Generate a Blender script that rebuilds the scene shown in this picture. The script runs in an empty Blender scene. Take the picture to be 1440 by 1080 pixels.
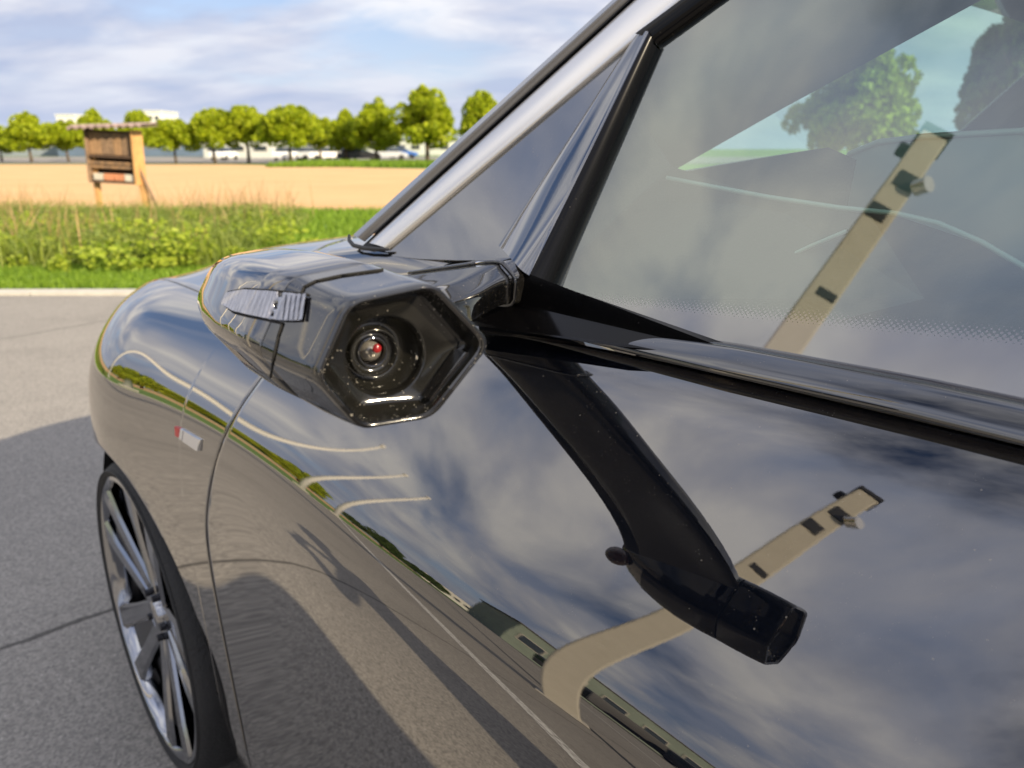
import bpy, math, random
import numpy as np
from mathutils import Vector, Matrix
random.seed(7); RNG = np.random.default_rng(11)
R = math.radians
scene = bpy.context.scene
COL = scene.collection

# ------------------------------------------------------------------ camera
H = 1.31; PITCH = 17.0; FPX = 1082.0
cam_d = bpy.data.cameras.new('camera'); cam = bpy.data.objects.new('camera', cam_d); COL.objects.link(cam)
cam.location = (0, 0, H); cam.rotation_euler = (R(90 - PITCH), 0, 0)
cam_d.sensor_width = 36; cam_d.lens = 36 * FPX / 1440; cam_d.clip_start = 0.02; cam_d.clip_end = 6000
cam_d.dof.use_dof = True; cam_d.dof.focus_distance = 0.62; cam_d.dof.aperture_fstop = 8.0
scene.camera = cam
# ------------------------------------------------------------------ light
SUN_AZ, SUN_EL = 129.0, 25.0            # azimuth clockwise from +Y
sun_d = bpy.data.lights.new('sun', 'SUN'); sun = bpy.data.objects.new('sun', sun_d); COL.objects.link(sun)
sd = Vector((math.sin(R(SUN_AZ)) * math.cos(R(SUN_EL)), math.cos(R(SUN_AZ)) * math.cos(R(SUN_EL)), math.sin(R(SUN_EL))))
sun.rotation_euler = sd.to_track_quat('Z', 'Y').to_euler(); sun.location = (20, -8, 12)
sun_d.energy = 5.0; sun_d.angle = R(0.5); sun_d.color = (1.0, 0.84, 0.60)

world = bpy.data.worlds.new('World'); scene.world = world; world.use_nodes = True
def world_nodes():
    nt = world.node_tree; N = nt.nodes; L = nt.links; N.clear()
    def nd(t, **k):
        n = N.new(t)
        for a, b in k.items(): setattr(n, a, b)
        return n
    def mth(op, a, b=None, c=None, clamp=False):
        n = nd('ShaderNodeMath', operation=op, use_clamp=clamp)
        for i, v in enumerate((a, b, c)):
            if v is None: continue
            if isinstance(v, (int, float)): n.inputs[i].default_value = v
            else: L.new(v, n.inputs[i])
        return n.outputs[0]
    def ramp(f, stops):
        n = nd('ShaderNodeValToRGB'); L.new(f, n.inputs[0]); e = n.color_ramp.elements
        while len(e) < len(stops): e.new(0.5)
        for x, (p, c) in zip(e, stops): x.position = p; x.color = c if len(c) == 4 else (*c, 1)
        return n.outputs[0]
    out = nd('ShaderNodeOutputWorld'); bg = nd('ShaderNodeBackground'); bg.inputs[1].default_value = 0.072
    sky = nd('ShaderNodeTexSky', sky_type='NISHITA', sun_disc=False)
    sky.sun_elevation = R(SUN_EL); sky.sun_rotation = R(SUN_AZ); sky.air_density = 1.0; sky.dust_density = 0.6; sky.ozone_density = 2.5
    tc = nd('ShaderNodeTexCoord'); sep = nd('ShaderNodeSeparateXYZ'); L.new(tc.outputs['Generated'], sep.inputs[0])
    x, y, z = sep.outputs
    zz = mth('ADD', mth('MAXIMUM', z, 0.0), 0.27)
    px = mth('DIVIDE', x, zz); py = mth('DIVIDE', y, zz)
    cb = nd('ShaderNodeCombineXYZ'); L.new(px, cb.inputs[0]); L.new(py, cb.inputs[1])
    def noise(vec, scale, detail, rough, dist=0.0, loc=(0, 0, 0), sc=(1, 1, 1)):
        mp = nd('ShaderNodeMapping'); mp.inputs['Location'].default_value = loc; mp.inputs['Scale'].default_value = sc; mp.inputs['Rotation'].default_value = (0, 0, R(25)); L.new(vec, mp.inputs[0])
        n = nd('ShaderNodeTexNoise'); n.inputs['Scale'].default_value = scale; n.inputs['Detail'].default_value = detail
        n.inputs['Roughness'].default_value = rough; n.inputs['Distortion'].default_value = dist; L.new(mp.outputs[0], n.inputs['Vector']); return n.outputs[0]
    n1 = noise(cb.outputs[0], 1.45, 8, 0.54, 0.35, (3.1, 1.7, 0), (1.0, 1.55, 1))
    n2 = noise(cb.outputs[0], 2.6, 7, 0.50, 0.3, (9.1, 5.2, 2), (1.0, 1.7, 1))
    cover = ramp(n1, [(0.32, (0, 0, 0)), (0.46, (0.82, 0.82, 0.82)), (0.56, (1, 1, 1))])
    shade = ramp(n2, [(0.34, (3.1, 3.6, 5.0)), (0.49, (5.0, 5.1, 5.8)), (0.64, (7.4, 7.25, 7.2))])
    # cloud seen through less air overhead is brighter
    lift = nd('ShaderNodeMix', data_type='RGBA', blend_type='MULTIPLY'); lift.inputs[0].default_value = 1.0
    L.new(shade, lift.inputs[6]); L.new(ramp(z, [(0.0, (.93, .93, .93)), (0.25, (1.1, 1.09, 1.06)), (0.60, (1.0, 1.0, 1.0)), (1.0, (1, 1, 1))]), lift.inputs[7])
    gain = nd('ShaderNodeMath', operation='MULTIPLY_ADD'); L.new(z, gain.inputs[0]); gain.inputs[1].default_value = 0.9; gain.inputs[2].default_value = 0.92
    lift2 = nd('ShaderNodeVectorMath', operation='SCALE'); L.new(lift.outputs[2], lift2.inputs[0]); L.new(gain.outputs[0], lift2.inputs['Scale']); shade = lift2.outputs[0]
    mix = nd('ShaderNodeMix', data_type='RGBA'); L.new(cover, mix.inputs[0]); 
    skyc = nd('ShaderNodeMix', data_type='RGBA', blend_type='MULTIPLY'); skyc.inputs[0].default_value = 1.0
    L.new(sky.outputs[0], skyc.inputs[6]); skyc.inputs[7].default_value = (1.08, 0.98, 1.04, 1)
    L.new(skyc.outputs[2], mix.inputs[6]); L.new(shade, mix.inputs[7])
    # low haze veil at the horizon
    hz = ramp(z, [(0.0, (1, 1, 1)), (0.06, (0.7, 0.7, 0.7)), (0.26, (0, 0, 0))])
    mh = nd('ShaderNodeMix', data_type='RGBA'); f = mth('MULTIPLY', hz, 0.75); L.new(f, mh.inputs[0]); L.new(mix.outputs[2], mh.inputs[6]); mh.inputs[7].default_value = (4.5, 5.1, 6.7, 1)
    L.new(mh.outputs[2], bg.inputs[0]); L.new(bg.outputs[0], out.inputs[0])
world_nodes()
vs = scene.view_settings; vs.view_transform = 'Standard'; vs.look = 'None'; vs.gamma = 1; vs.use_curve_mapping = False; vs.exposure = 0.93
scene.cycles.max_bounces = 10; scene.cycles.transparent_max_bounces = 24; scene.cycles.glossy_bounces = 6

# ------------------------------------------------------------------ material helpers
class NT:
    def __init__(s, name):
        s.m = bpy.data.materials.new(name); s.m.use_nodes = True; s.N = s.m.node_tree.nodes; s.L = s.m.node_tree.links; s.N.clear()
        s.out = s.N.new('ShaderNodeOutputMaterial'); s._tc = None
    def nd(s, t, **k):
        n = s.N.new(t)
        for a, b in k.items(): setattr(n, a, b)
        return n
    def set(s, sock, v):
        if isinstance(v, bpy.types.NodeSocket): s.L.new(v, sock)
        else:
            if sock.type == 'RGBA' and len(v) == 3: v = (*v, 1)
            sock.default_value = v
    def coord(s, kind='Object'):
        if not s._tc: s._tc = s.nd('ShaderNodeTexCoord')
        return s._tc.outputs[kind]
    def pos(s):
        return s.nd('ShaderNodeNewGeometry').outputs['Position']
    def noise(s, scale, detail=4, rough=0.5, vec=None, dist=0, out=0):
        n = s.nd('ShaderNodeTexNoise'); s.set(n.inputs['Vector'], vec if vec is not None else s.coord())
        n.inputs['Scale'].default_value = scale; n.inputs['Detail'].default_value = detail; n.inputs['Roughness'].default_value = rough; n.inputs['Distortion'].default_value = dist
        return n.outputs[out]
    def voro(s, scale, vec=None, feature='F1', out='Distance', rnd=1.0):
        n = s.nd('ShaderNodeTexVoronoi', feature=feature); s.set(n.inputs['Vector'], vec if vec is not None else s.coord()); n.inputs['Scale'].default_value = scale; n.inputs['Randomness'].default_value = rnd
        return n.outputs[out]
    def math(s, op, a, b=0.0, c=0.0, clamp=False):
        n = s.nd('ShaderNodeMath', operation=op, use_clamp=clamp)
        for i, v in enumerate((a, b, c)): s.set(n.inputs[i], v)
        return n.outputs[0]
    def ramp(s, f, stops, interp='LINEAR'):
        n = s.nd('ShaderNodeValToRGB'); s.set(n.inputs[0], f); n.color_ramp.interpolation = interp; e = n.color_ramp.elements
        while len(e) < len(stops): e.new(0.5)
        for x, (p, c) in zip(e, stops):
            x.position = p
            if isinstance(c, (int, float)): c = (c, c, c)
            x.color = (*c, 1) if len(c) == 3 else c
        return n.outputs[0]
    def mix(s, f, a, b, blend='MIX'):
        n = s.nd('ShaderNodeMix', data_type='RGBA', blend_type=blend); s.set(n.inputs[0], f); s.set(n.inputs[6], a); s.set(n.inputs[7], b); return n.outputs[2]
    def bump(s, h, strength, dist=0.01, normal=None):
        n = s.nd('ShaderNodeBump'); n.inputs['Strength'].default_value = strength; n.inputs['Distance'].default_value = dist; s.set(n.inputs['Height'], h)
        if normal is not None: s.set(n.inputs['Normal'], normal)
        return n.outputs[0]
    def pbr(s, **k):
        n = s.nd('ShaderNodeBsdfPrincipled')
        names = dict(color='Base Color', rough='Roughness', metal='Metallic', normal='Normal', ior='IOR', spec='Specular IOR Level', alpha='Alpha', coat='Coat Weight', sheen='Sheen Weight', trans='Transmission Weight', sss='Subsurface Weight', emis='Emission Color', emis_s='Emission Strength')
        for a, v in k.items(): s.set(n.inputs[names[a]], v)
        return n.outputs[0]
    def done(s, sh):
        s.L.new(sh, s.out.inputs[0]); return s.m
MAT = {}
def simple(name, color, rough=0.6, metal=0.0, var=0.15, scale=6.0, bump=0.0, bscale=60, **k):
    t = NT(name); n = t.noise(scale, 5, 0.6)
    c = t.mix(t.ramp(n, [(0.3, 0.0), (0.7, 1.0)]), tuple(x * (1 - var) for x in color), tuple(min(1, x * (1 + var)) for x in color))
    kw = dict(color=c, rough=rough, metal=metal, **k)
    if bump: kw['normal'] = t.bump(t.noise(bscale, 4), bump, 0.01)
    MAT[name] = t.done(t.pbr(**kw)); return MAT[name]

def schlick(t, ior, ex=4.0):
    # reflectance of a clear coat, the same from either side of the sheet
    g = t.nd('ShaderNodeNewGeometry'); d = t.nd('ShaderNodeVectorMath', operation='DOT_PRODUCT'); t.set(d.inputs[0], g.outputs['Normal']); t.set(d.inputs[1], g.outputs['Incoming'])
    c = t.math('SUBTRACT', 1.0, t.math('ABSOLUTE', d.outputs['Value'])); f0 = ((ior - 1) / (ior + 1)) ** 2
    return t.math('ADD', f0, t.math('MULTIPLY', 1 - f0, t.math('POWER', c, ex)), clamp=True)
def glossmat(name, base, ior, rough=0.02, dust=0.0, peel=0.0, spots=0.0, dense=0.0, ex=4.0, base_rough=0.5, tint=(1, 1, 1)):
    """black lacquer: dark base under a strong clear coat, fine dust specks and dried water spots"""
    t = NT(name); nrm = None
    if peel:
        nrm = t.bump(t.noise(220, 2), peel, 0.0006)
        nrm = t.bump(t.noise(14, 2), peel * 0.25, 0.0006, nrm)
    d = t.nd('ShaderNodeBsdfPrincipled'); t.set(d.inputs['Base Color'], base); d.inputs['Roughness'].default_value = base_rough; d.inputs['Specular IOR Level'].default_value = 0.0
    g = t.nd('ShaderNodeBsdfAnisotropic') if hasattr(bpy.types, 'ShaderNodeBsdfAnisotropic') else t.nd('ShaderNodeBsdfGlossy')
    t.set(g.inputs['Color'], tint); g.inputs['Roughness'].default_value = rough
    if nrm is not None: t.set(g.inputs['Normal'], nrm)
    m = t.nd('ShaderNodeMixShader'); t.set(m.inputs[0], schlick(t, ior, ex)); t.set(m.inputs[1], d.outputs[0]); t.set(m.inputs[2], g.outputs[0])
    sh = m.outputs[0]
    if dust or spots:
        fac = None
        if dust:
            v = t.voro(420); big = t.voro(90)
            a = t.math('LESS_THAN', v, 0.11 + dense * .3)
            sel = t.math('GREATER_THAN', t.noise(60, 2), 0.60 - dense)
            a = t.math('MULTIPLY', a, sel)
            b = t.math('MULTIPLY', t.math('LESS_THAN', big, 0.06 + dense * .12), t.math('GREATER_THAN', t.noise(31, 2), 0.55 - dense * .6))
            film = t.math('MULTIPLY', t.ramp(t.noise(9, 6, 0.65), [(0.45, 0), (0.8, 1)]), 0.035)
            fac = t.math('ADD', t.math('MULTIPLY', t.math('MAXIMUM', a, b), dust), t.math('MULTIPLY', film, dust), clamp=True)
        if spots:
            w = t.voro(42); ring = t.math('MULTIPLY', t.math('GREATER_THAN', w, 0.20), t.math('LESS_THAN', w, 0.26))
            ring = t.math('MULTIPLY', ring, t.math('GREATER_THAN', t.noise(18, 2), 0.56)); s2 = t.math('MULTIPLY', ring, spots)
            fac = s2 if fac is None else t.math('MAXIMUM', fac, s2)
        dd = t.nd('ShaderNodeBsdfDiffuse'); dd.inputs[0].default_value = (0.30, 0.28, 0.25, 1)
        m2 = t.nd('ShaderNodeMixShader'); t.set(m2.inputs[0], fac); t.set(m2.inputs[1], sh); t.set(m2.inputs[2], dd.outputs[0]); sh = m2.outputs[0]
    MAT[name] = t.done(sh); return MAT[name]
glossmat('paint', (0.002, 0.003, 0.006), 2.5, 0.010, dust=0.30, peel=0.005, ex=2.8, tint=(1.0, .97, .93))
glossmat('gloss_black', (0.004, 0.004, 0.005), 2.9, 0.02, dust=0.55, peel=0.02)
glossmat('bezel', (0.006, 0.006, 0.005), 1.75, 0.10, dust=0.7, dense=.08)
glossmat('bowl', (0.004, 0.004, 0.0035), 1.6, 0.13, dust=.7, dense=.09)
glossmat('rail_black', (0.003, 0.003, 0.004), 2.15, 0.015, dust=.4)
glossmat('lens_glass', (0.003, 0.003, 0.004), 2.0, 0.01)
simple('rubber', (0.012, 0.012, 0.013), 0.55, var=0.2, bump=0.1)
simple('tyre', (0.018, 0.018, 0.019), 0.75, var=0.2, bump=0.3, bscale=120)
glossmat('satin_black', (0.002, 0.002, 0.0025), 1.3, 0.12, dust=.08)
glossmat('pod_black', (0.003, 0.003, 0.0035), 1.9, 0.03, dust=.6, dense=.05)
glossmat('pod_under', (0.003, 0.003, 0.0035), 1.5, 0.10, dust=.7, dense=.06)
simple('gap_black', (0.003, 0.003, 0.003), 0.9)
simple('chrome_strip', (0.72, 0.70, 0.67), 0.26, metal=.85, var=0.03)
simple('pillar_grey', (0.10, 0.10, 0.105), 0.22, var=0.05, ior=2.0)
simple('rim_silver', (0.34, 0.35, 0.38), 0.09, metal=1.0, var=0.05)
simple('rim_dark', (0.03, 0.03, 0.035), 0.25, metal=0.6, var=0.05)
simple('brake', (0.25, 0.23, 0.21), 0.4, metal=1.0, var=0.2)
simple('interior_dark', (0.022, 0.022, 0.024), 0.55, var=0.15, bump=0.15, bscale=300)
simple('interior_grey', (0.10, 0.095, 0.09), 0.7, var=0.08, bump=0.1, bscale=400)
simple('interior_pale', (0.35, 0.36, 0.36), 0.4, var=0.05)
simple('badge_red', (0.45, 0.02, 0.02), 0.3); simple('badge_silver', (0.75, 0.75, 0.76), 0.22, metal=0.8, var=0.03)
simple('red_glint', (0.17, 0.008, 0.010), 0.18, var=0.3, scale=200)  # colour of the painted red reflection on the camera lens
def m_glass(name, tint, ior, frit=False):
    t = NT(name)
    tr = t.nd('ShaderNodeBsdfTransparent'); tr.inputs[0].default_value = (*tint, 1)
    body = tr.outputs[0]
    if frit:
        sep = t.nd('ShaderNodeSeparateXYZ'); t.set(sep.inputs[0], t.coord())
        u, w, z = sep.outputs
        # ceramic dot print along the lower edge; h = height above the print line (m)
        line = t.math('ADD', t.math('MULTIPLY', u, FRIT[0]), FRIT[1])
        h = t.math('SUBTRACT', z, line)
        cb = t.nd('ShaderNodeCombineXYZ'); t.set(cb.inputs[0], t.math('MULTIPLY', u, 1.0)); t.set(cb.inputs[1], t.math('MULTIPLY', h, 1.15))
        mp = t.nd('ShaderNodeMapping'); t.set(mp.inputs[0], cb.outputs[0]); mp.inputs['Rotation'].default_value = (0, 0, R(45))
        v = t.voro(330, mp.outputs[0], rnd=0.0)
        th = t.math('MULTIPLY', t.math('SUBTRACT', 0.012, h), 48.0)    # dots grow downward
        dots = t.math('LESS_THAN', v, th)
        solid = t.math('LESS_THAN', h, -0.002)
        k = t.math('MAXIMUM', dots, solid)
        bl = t.nd('ShaderNodeBsdfDiffuse'); bl.inputs[0].default_value = (0.10, 0.085, 0.10, 1)
        mm = t.nd('ShaderNodeMixShader'); t.set(mm.inputs[0], k); t.set(mm.inputs[1], body); t.set(mm.inputs[2], bl.outputs[0]); body = mm.outputs[0]
    g = t.nd('ShaderNodeBsdfAnisotropic') if hasattr(bpy.types, 'ShaderNodeBsdfAnisotropic') else t.nd('ShaderNodeBsdfGlossy')
    g.inputs['Roughness'].default_value = 0.0; g.inputs['Color'].default_value = (0.97, 1.0, 0.92, 1)
    m = t.nd('ShaderNodeMixShader'); t.set(m.inputs[0], schlick(t, ior)); t.set(m.inputs[1], body); t.set(m.inputs[2], g.outputs[0])
    MAT[name] = t.done(m.outputs[0])

# ------------------------------------------------------------------ mesh helpers
def link(name, me, mat=None, parent=None, smooth=True):
    o = bpy.data.objects.new(name, me); COL.objects.link(o)
    if parent is not None: o.parent = parent
    if mat is not None:
        me.materials.append(MAT[mat] if isinstance(mat, str) else mat)
    if smooth: me.shade_smooth()
    return o
def mesh(name, V, F, mat=None, parent=None, smooth=True, sharp=None):
    me = bpy.data.meshes.new(name); me.from_pydata([tuple(map(float, v)) for v in V], [], F); me.update()
    o = link(name, me, mat, parent, smooth)
    if sharp is not None: me.set_sharp_from_angle(angle=R(sharp))
    return o
def tag(o, label, cat, group=None, kind=None):
    o['label'] = label; o['category'] = cat
    if group: o['group'] = group
    if kind: o['kind'] = kind
    return o
def struct(o): o['kind'] = 'structure'; return o
def empty(name, loc=(0, 0, 0), rz=0):
    o = bpy.data.objects.new(name, None); COL.objects.link(o); o.location = loc; o.rotation_euler = (0, 0, rz); o.empty_display_size = 0.2; return o
class MB:
    def __init__(s): s.V = []; s.F = []
    def add(s, V, F):
        b = len(s.V); s.V += [tuple(map(float, v)) for v in V]; s.F += [tuple(i + b for i in f) for f in F]; return s
    def box(s, c, d, rot=None):
        x, y, z = [q / 2 for q in d]
        P = [Vector((i * x, j * y, k * z)) for i in (-1, 1) for j in (-1, 1) for k in (-1, 1)]
        if rot is not None: P = [rot @ p for p in P]
        return s.add([p + Vector(c) for p in P], [(0, 1, 3, 2), (4, 6, 7, 5), (0, 4, 5, 1), (2, 3, 7, 6), (0, 2, 6, 4), (1, 5, 7, 3)])
    def tube(s, pts, rad, n=10, caps=True):
        pts = [Vector(p) for p in pts]; rad = rad if hasattr(rad, '__len__') else [rad] * len(pts); V = []; F = []
        up = Vector((0, 0, 1))
        for i, p in enumerate(pts):
            t = (pts[min(i + 1, len(pts) - 1)] - pts[max(i - 1, 0)]).normalized()
            a = t.cross(up if abs(t.z) < 0.95 else Vector((0, 1, 0))).normalized(); b = t.cross(a)
            for k in range(n):
                th = 2 * math.pi * k / n; V.append(p + rad[i] * (math.cos(th) * a + math.sin(th) * b))
        for i in range(len(pts) - 1):
            for k in range(n): F.append((i * n + k, i * n + (k + 1) % n, (i + 1) * n + (k + 1) % n, (i + 1) * n + k))
        if caps: F.append(tuple(range(n))[::-1]); F.append(tuple((len(pts) - 1) * n + k for k in range(n)))
        return s.add(V, F)
    def build(s, name, mat, parent=None, smooth=False, sharp=None, bevel=0):
        o = mesh(name, s.V, s.F, mat, parent, smooth or sharp is not None, sharp)
        if bevel:
            m = o.modifiers.new('bevel', 'BEVEL'); m.width = bevel; m.segments = 2; m.limit_method = 'ANGLE'
        return o
def grid(P, flip=False, closed_v=False):
    """P: array (nu, nv, 3) -> verts, faces"""
    nu, nv = P.shape[:2]; V = P.reshape(-1, 3); F = []
    for i in range(nu - 1):
        for j in range(nv - (0 if closed_v else 1)):
            j2 = (j + 1) % nv
            f = (i * nv + j, (i + 1) * nv + j, (i + 1) * nv + j2, i * nv + j2)
            F.append(f[::-1] if flip else f)
    return V, F
def bspline(C, t):
    """clamped cubic B-spline through control array C (n,d) at parameters t in 0..1"""
    C = np.asarray(C, float); n = len(C); k = 3
    kn = np.concatenate([np.zeros(k), np.linspace(0, 1, n - k + 1), np.ones(k)])
    t = np.clip(np.asarray(t, float), 0, 1 - 1e-9)
    B = [((kn[i] <= t) & (t < kn[i + 1])).astype(float) for i in range(len(kn) - 1)]
    for d in range(1, k + 1):
        nb = []
        for i in range(len(kn) - 1 - d):
            a = kn[i + d] - kn[i]; b = kn[i + d + 1] - kn[i + 1]
            x = (t - kn[i]) / a * B[i] if a > 0 else 0
            y = (kn[i + d + 1] - t) / b * B[i + 1] if b > 0 else 0
            nb.append(x + y)
        B = nb
    return np.stack(B, -1) @ C

# ------------------------------------------------------------------ car frame: u forward, w to the car's left, z up
AX = 40.0
fw = Vector((-math.sin(R(AX)), math.cos(R(AX)), 0)); lf = Vector((-math.cos(R(AX)), -math.sin(R(AX)), 0))
WC = -1.42; U0 = 0.08
car = empty('parked_car', fw * U0 + lf * WC, R(90 + AX))
def C3(P):
    P = np.asarray(P, float).copy(); P[..., 0] -= U0; P[..., 1] -= WC; return P
def ray(px, py):
    a, b, c = px - 720, FPX, 540 - py
    cp, sp = math.cos(R(PITCH)), math.sin(R(PITCH))
    d = Vector((a, b * cp + c * sp, -b * sp + c * cp)) / 1000.0
    return np.array([d.dot(fw), d.dot(lf), d.z])
def at_w(px, py, w): d = ray(px, py); t = w / d[1]; return np.array([d[0] * t, w, H + d[2] * t])
def at_u(px, py, u): d = ray(px, py); t = u / d[0]; return np.array([u, d[1] * t, H + d[2] * t])
def at_z(px, py, z): d = ray(px, py); t = (z - H) / d[2]; return np.array([d[0] * t, d[1] * t, z])
GW, GZ, GS = -0.520, 1.158, 0.56      # side-glass plane  w = GW - GS (z - GZ)
GN = np.array([0, 1, GS]) / math.hypot(1, GS)
def G(px, py, off=0.0):
    d = ray(px, py)
    p0 = np.array([0, GW, GZ]) + GN * off
    t = np.dot(p0 - np.array([0, 0, H]), GN) / np.dot(d, GN)
    return np.array([0, 0, H]) + d * t
def part(name, V, F, mat, parent=None, smooth=True, sharp=None, both=False):
    o = mesh(name, C3(V), F, mat, parent or car, smooth, sharp)
    if both:
        V2 = C3(V); V2[:, 1] *= -1
        mesh(name, V2, [tuple(f[::-1]) for f in F], mat, parent or car, smooth, sharp)
    return o
tag(car, 'glossy black car with a camera pod as door mirror, filling the right of the view', 'car')

# body side: control rows (w,z) k0..k12 at stations u
ST = {
 -2.38: [(-.80,.30),(-.72,.34),(-.66,.45),(-.64,.55),(-.63,.66),(-.63,.76),(-.64,.84),(-.66,.90),(-.69,.95),(-.72,1.0),(-.75,1.05),(-.78,1.08),(-.83,1.09)],
 -2.05: [(-.61,.25),(-.50,.30),(-.46,.42),(-.445,.56),(-.44,.70),(-.442,.82),(-.45,.89),(-.47,.95),(-.50,1.0),(-.53,1.05),(-.56,1.10),(-.575,1.125),(-.60,1.13)],
  -1.27: [(-.42,.15),(-.345,.20),(-.338,.36),(-.325,.54),(-.322,.68),(-.318,.81),(-.323,.903),(-.350,.959),(-.390,1.009),(-.432,1.057),(-.471,1.100),(-.493,1.128),(-.512,1.143)],
  -0.60: [(-.42,.15),(-.345,.20),(-.338,.36),(-.330,.54),(-.322,.68),(-.318,.81),(-.323,.903),(-.350,.959),(-.390,1.009),(-.432,1.057),(-.471,1.100),(-.493,1.123),(-.512,1.138)],
  0.20: [(-.42,.15),(-.345,.20),(-.338,.36),(-.330,.54),(-.322,.68),(-.318,.81),(-.323,.903),(-.350,.959),(-.390,1.009),(-.432,1.057),(-.471,1.100),(-.493,1.123),(-.512,1.138)],
  0.60: [(-.42,.15),(-.345,.20),(-.342,.36),(-.333,.55),(-.326,.69),(-.322,.81),(-.328,.899),(-.355,.955),(-.394,1.003),(-.435,1.050),(-.472,1.091),(-.493,1.111),(-.512,1.125)],
  1.10: [(-.42,.15),(-.35,.20),(-.348,.36),(-.341,.55),(-.335,.69),(-.333,.82),(-.341,.90),(-.364,.950),(-.392,.985),(-.42,1.015),(-.446,1.042),(-.460,1.055),(-.474,1.062)],
  1.42: [(-.42,.15),(-.345,.20),(-.330,.36),(-.315,.54),(-.306,.69),(-.309,.82),(-.324,.90),(-.351,.957),(-.384,.998),(-.412,1.022),(-.438,1.038),(-.452,1.045),(-.470,1.050)],
  1.70: [(-.44,.18),(-.36,.24),(-.327,.38),(-.300,.54),(-.286,.69),(-.286,.82),(-.300,.90),(-.332,.96),(-.376,1.009),(-.413,1.030),(-.442,1.042),(-.458,1.047),(-.472,1.050)],
  1.82: [(-.47,.20),(-.39,.25),(-.355,.39),(-.330,.54),(-.318,.68),(-.320,.81),(-.336,.89),(-.366,.945),(-.402,.99),(-.430,1.014),(-.452,1.028),(-.464,1.034),(-.478,1.037)],
  1.92: [(-.53,.22),(-.44,.27),(-.40,.40),(-.38,.54),(-.372,.68),(-.378,.79),(-.395,.865),(-.418,.92),(-.442,.957),(-.46,.98),(-.474,.995),(-.482,1.003),(-.492,1.008)],
  2.08: [(-.59,.22),(-.52,.25),(-.49,.38),(-.475,.50),(-.47,.62),(-.478,.72),(-.495,.79),(-.515,.845),(-.535,.88),(-.55,.905),(-.565,.925),(-.575,.935),(-.585,.94)],
  2.32: [(-.76,.22),(-.69,.25),(-.66,.36),(-.65,.48),(-.65,.60),(-.66,.69),(-.675,.75),(-.695,.79),(-.715,.82),(-.73,.84),(-.745,.855),(-.755,.86),(-.77,.868)],
  2.52: [(-1.0,.22),(-.95,.25),(-.92,.34),(-.91,.44),(-.91,.54),(-.92,.60),(-.94,.65),(-.96,.68),(-.98,.70),(-.99,.715),(-1.0,.73),(-1.01,.735),(-1.03,.74)],
}
_us = np.array(sorted(ST)); _rows = np.array([ST[u] for u in _us])      # (ns,13,2)
_uf = np.arange(-2.38, 2.521, 0.01)
def _pchip(x, y, xq):
    h = np.diff(x); dl = np.diff(y, axis=0) / h[:, None]
    m = np.zeros_like(y); m[0] = dl[0]; m[-1] = dl[-1]
    for i in range(1, len(x) - 1): m[i] = (dl[i - 1] * h[i] + dl[i] * h[i - 1]) / (h[i] + h[i - 1])
    i = np.clip(np.searchsorted(x, xq) - 1, 0, len(x) - 2); t = ((xq - x[i]) / h[i])[:, None]
    return (2*t**3-3*t**2+1)*y[i] + (t**3-2*t**2+t)*h[i][:, None]*m[i] + (-2*t**3+3*t**2)*y[i+1] + (t**3-t**2)*h[i][:, None]*m[i+1]
_tab = _pchip(_us, _rows.reshape(len(_us), -1), _uf)
_k = np.exp(-0.5 * (np.arange(-30, 31) / 9.0) ** 2); _k /= _k.sum()
_pad = np.vstack([_tab[:1] + (_tab[:1] - _tab[1:31][::-1]) , _tab, _tab[-1:] + (_tab[-1:] - _tab[-31:-1][::-1])])
_tab = np.stack([np.convolve(_pad[:, c], _k, 'valid') for c in range(_pad.shape[1])], 1)
def row(u):
    x = np.clip((u - _uf[0]) / 0.01, 0, len(_uf) - 1.001); i = int(x); f = x - i
    a, b, c, d = _tab[max(i - 1, 0)], _tab[i], _tab[i + 1], _tab[min(i + 2, len(_tab) - 1)]      # uniform cubic B-spline: smooth curvature along the car
    return (((1 - f) ** 3 * a + (3 * f ** 3 - 6 * f ** 2 + 4) * b + (-3 * f ** 3 + 3 * f ** 2 + 3 * f + 1) * c + f ** 3 * d) / 6).reshape(13, 2)
def side_pts(u, v):
    q = bspline(row(u), v); return np.column_stack([np.full(len(q), u), q])
def v_at_z(u, z):
    v = np.linspace(0, 1, 400); q = bspline(row(u), v)[:, 1]; return float(np.interp(z, q[:360], v[:360]))
HUBF, HUBR, HZ, RA = 1.605, -1.27, 0.362, 0.382
GAPZ = np.linspace(.2, 1.12, 93); _gk = np.interp(GAPZ, [.20, .44, .66, .74, .80, .886, .94, 1.0, 1.12], [1.115, 1.140, 1.148, 1.143, 1.115, 1.070, 1.045, 1.035, 1.03])
GAPU = np.convolve(np.pad(_gk, 8, mode='edge'), np.hanning(17) / np.hanning(17).sum(), 'valid')
def gap_u(z):      # front edge of the front door, leaning slightly with height
    return float(np.interp(z, GAPZ, GAPU))
def at_u_cols(us, vs_):
    a, b = us.min(), us.max() + 1e-4; qs = [bspline(row(a + (b - a) * k / 3), vs_) for k in range(4)]
    x = ((us - a) / (b - a) * 3)[:, None]        # cubic through the four samples
    l0 = -(x - 1) * (x - 2) * (x - 3) / 6; l1 = x * (x - 2) * (x - 3) / 2; l2 = -x * (x - 1) * (x - 3) / 2; l3 = x * (x - 1) * (x - 2) / 6
    return qs[0] * l0 + qs[1] * l1 + qs[2] * l2 + qs[3] * l3
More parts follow.
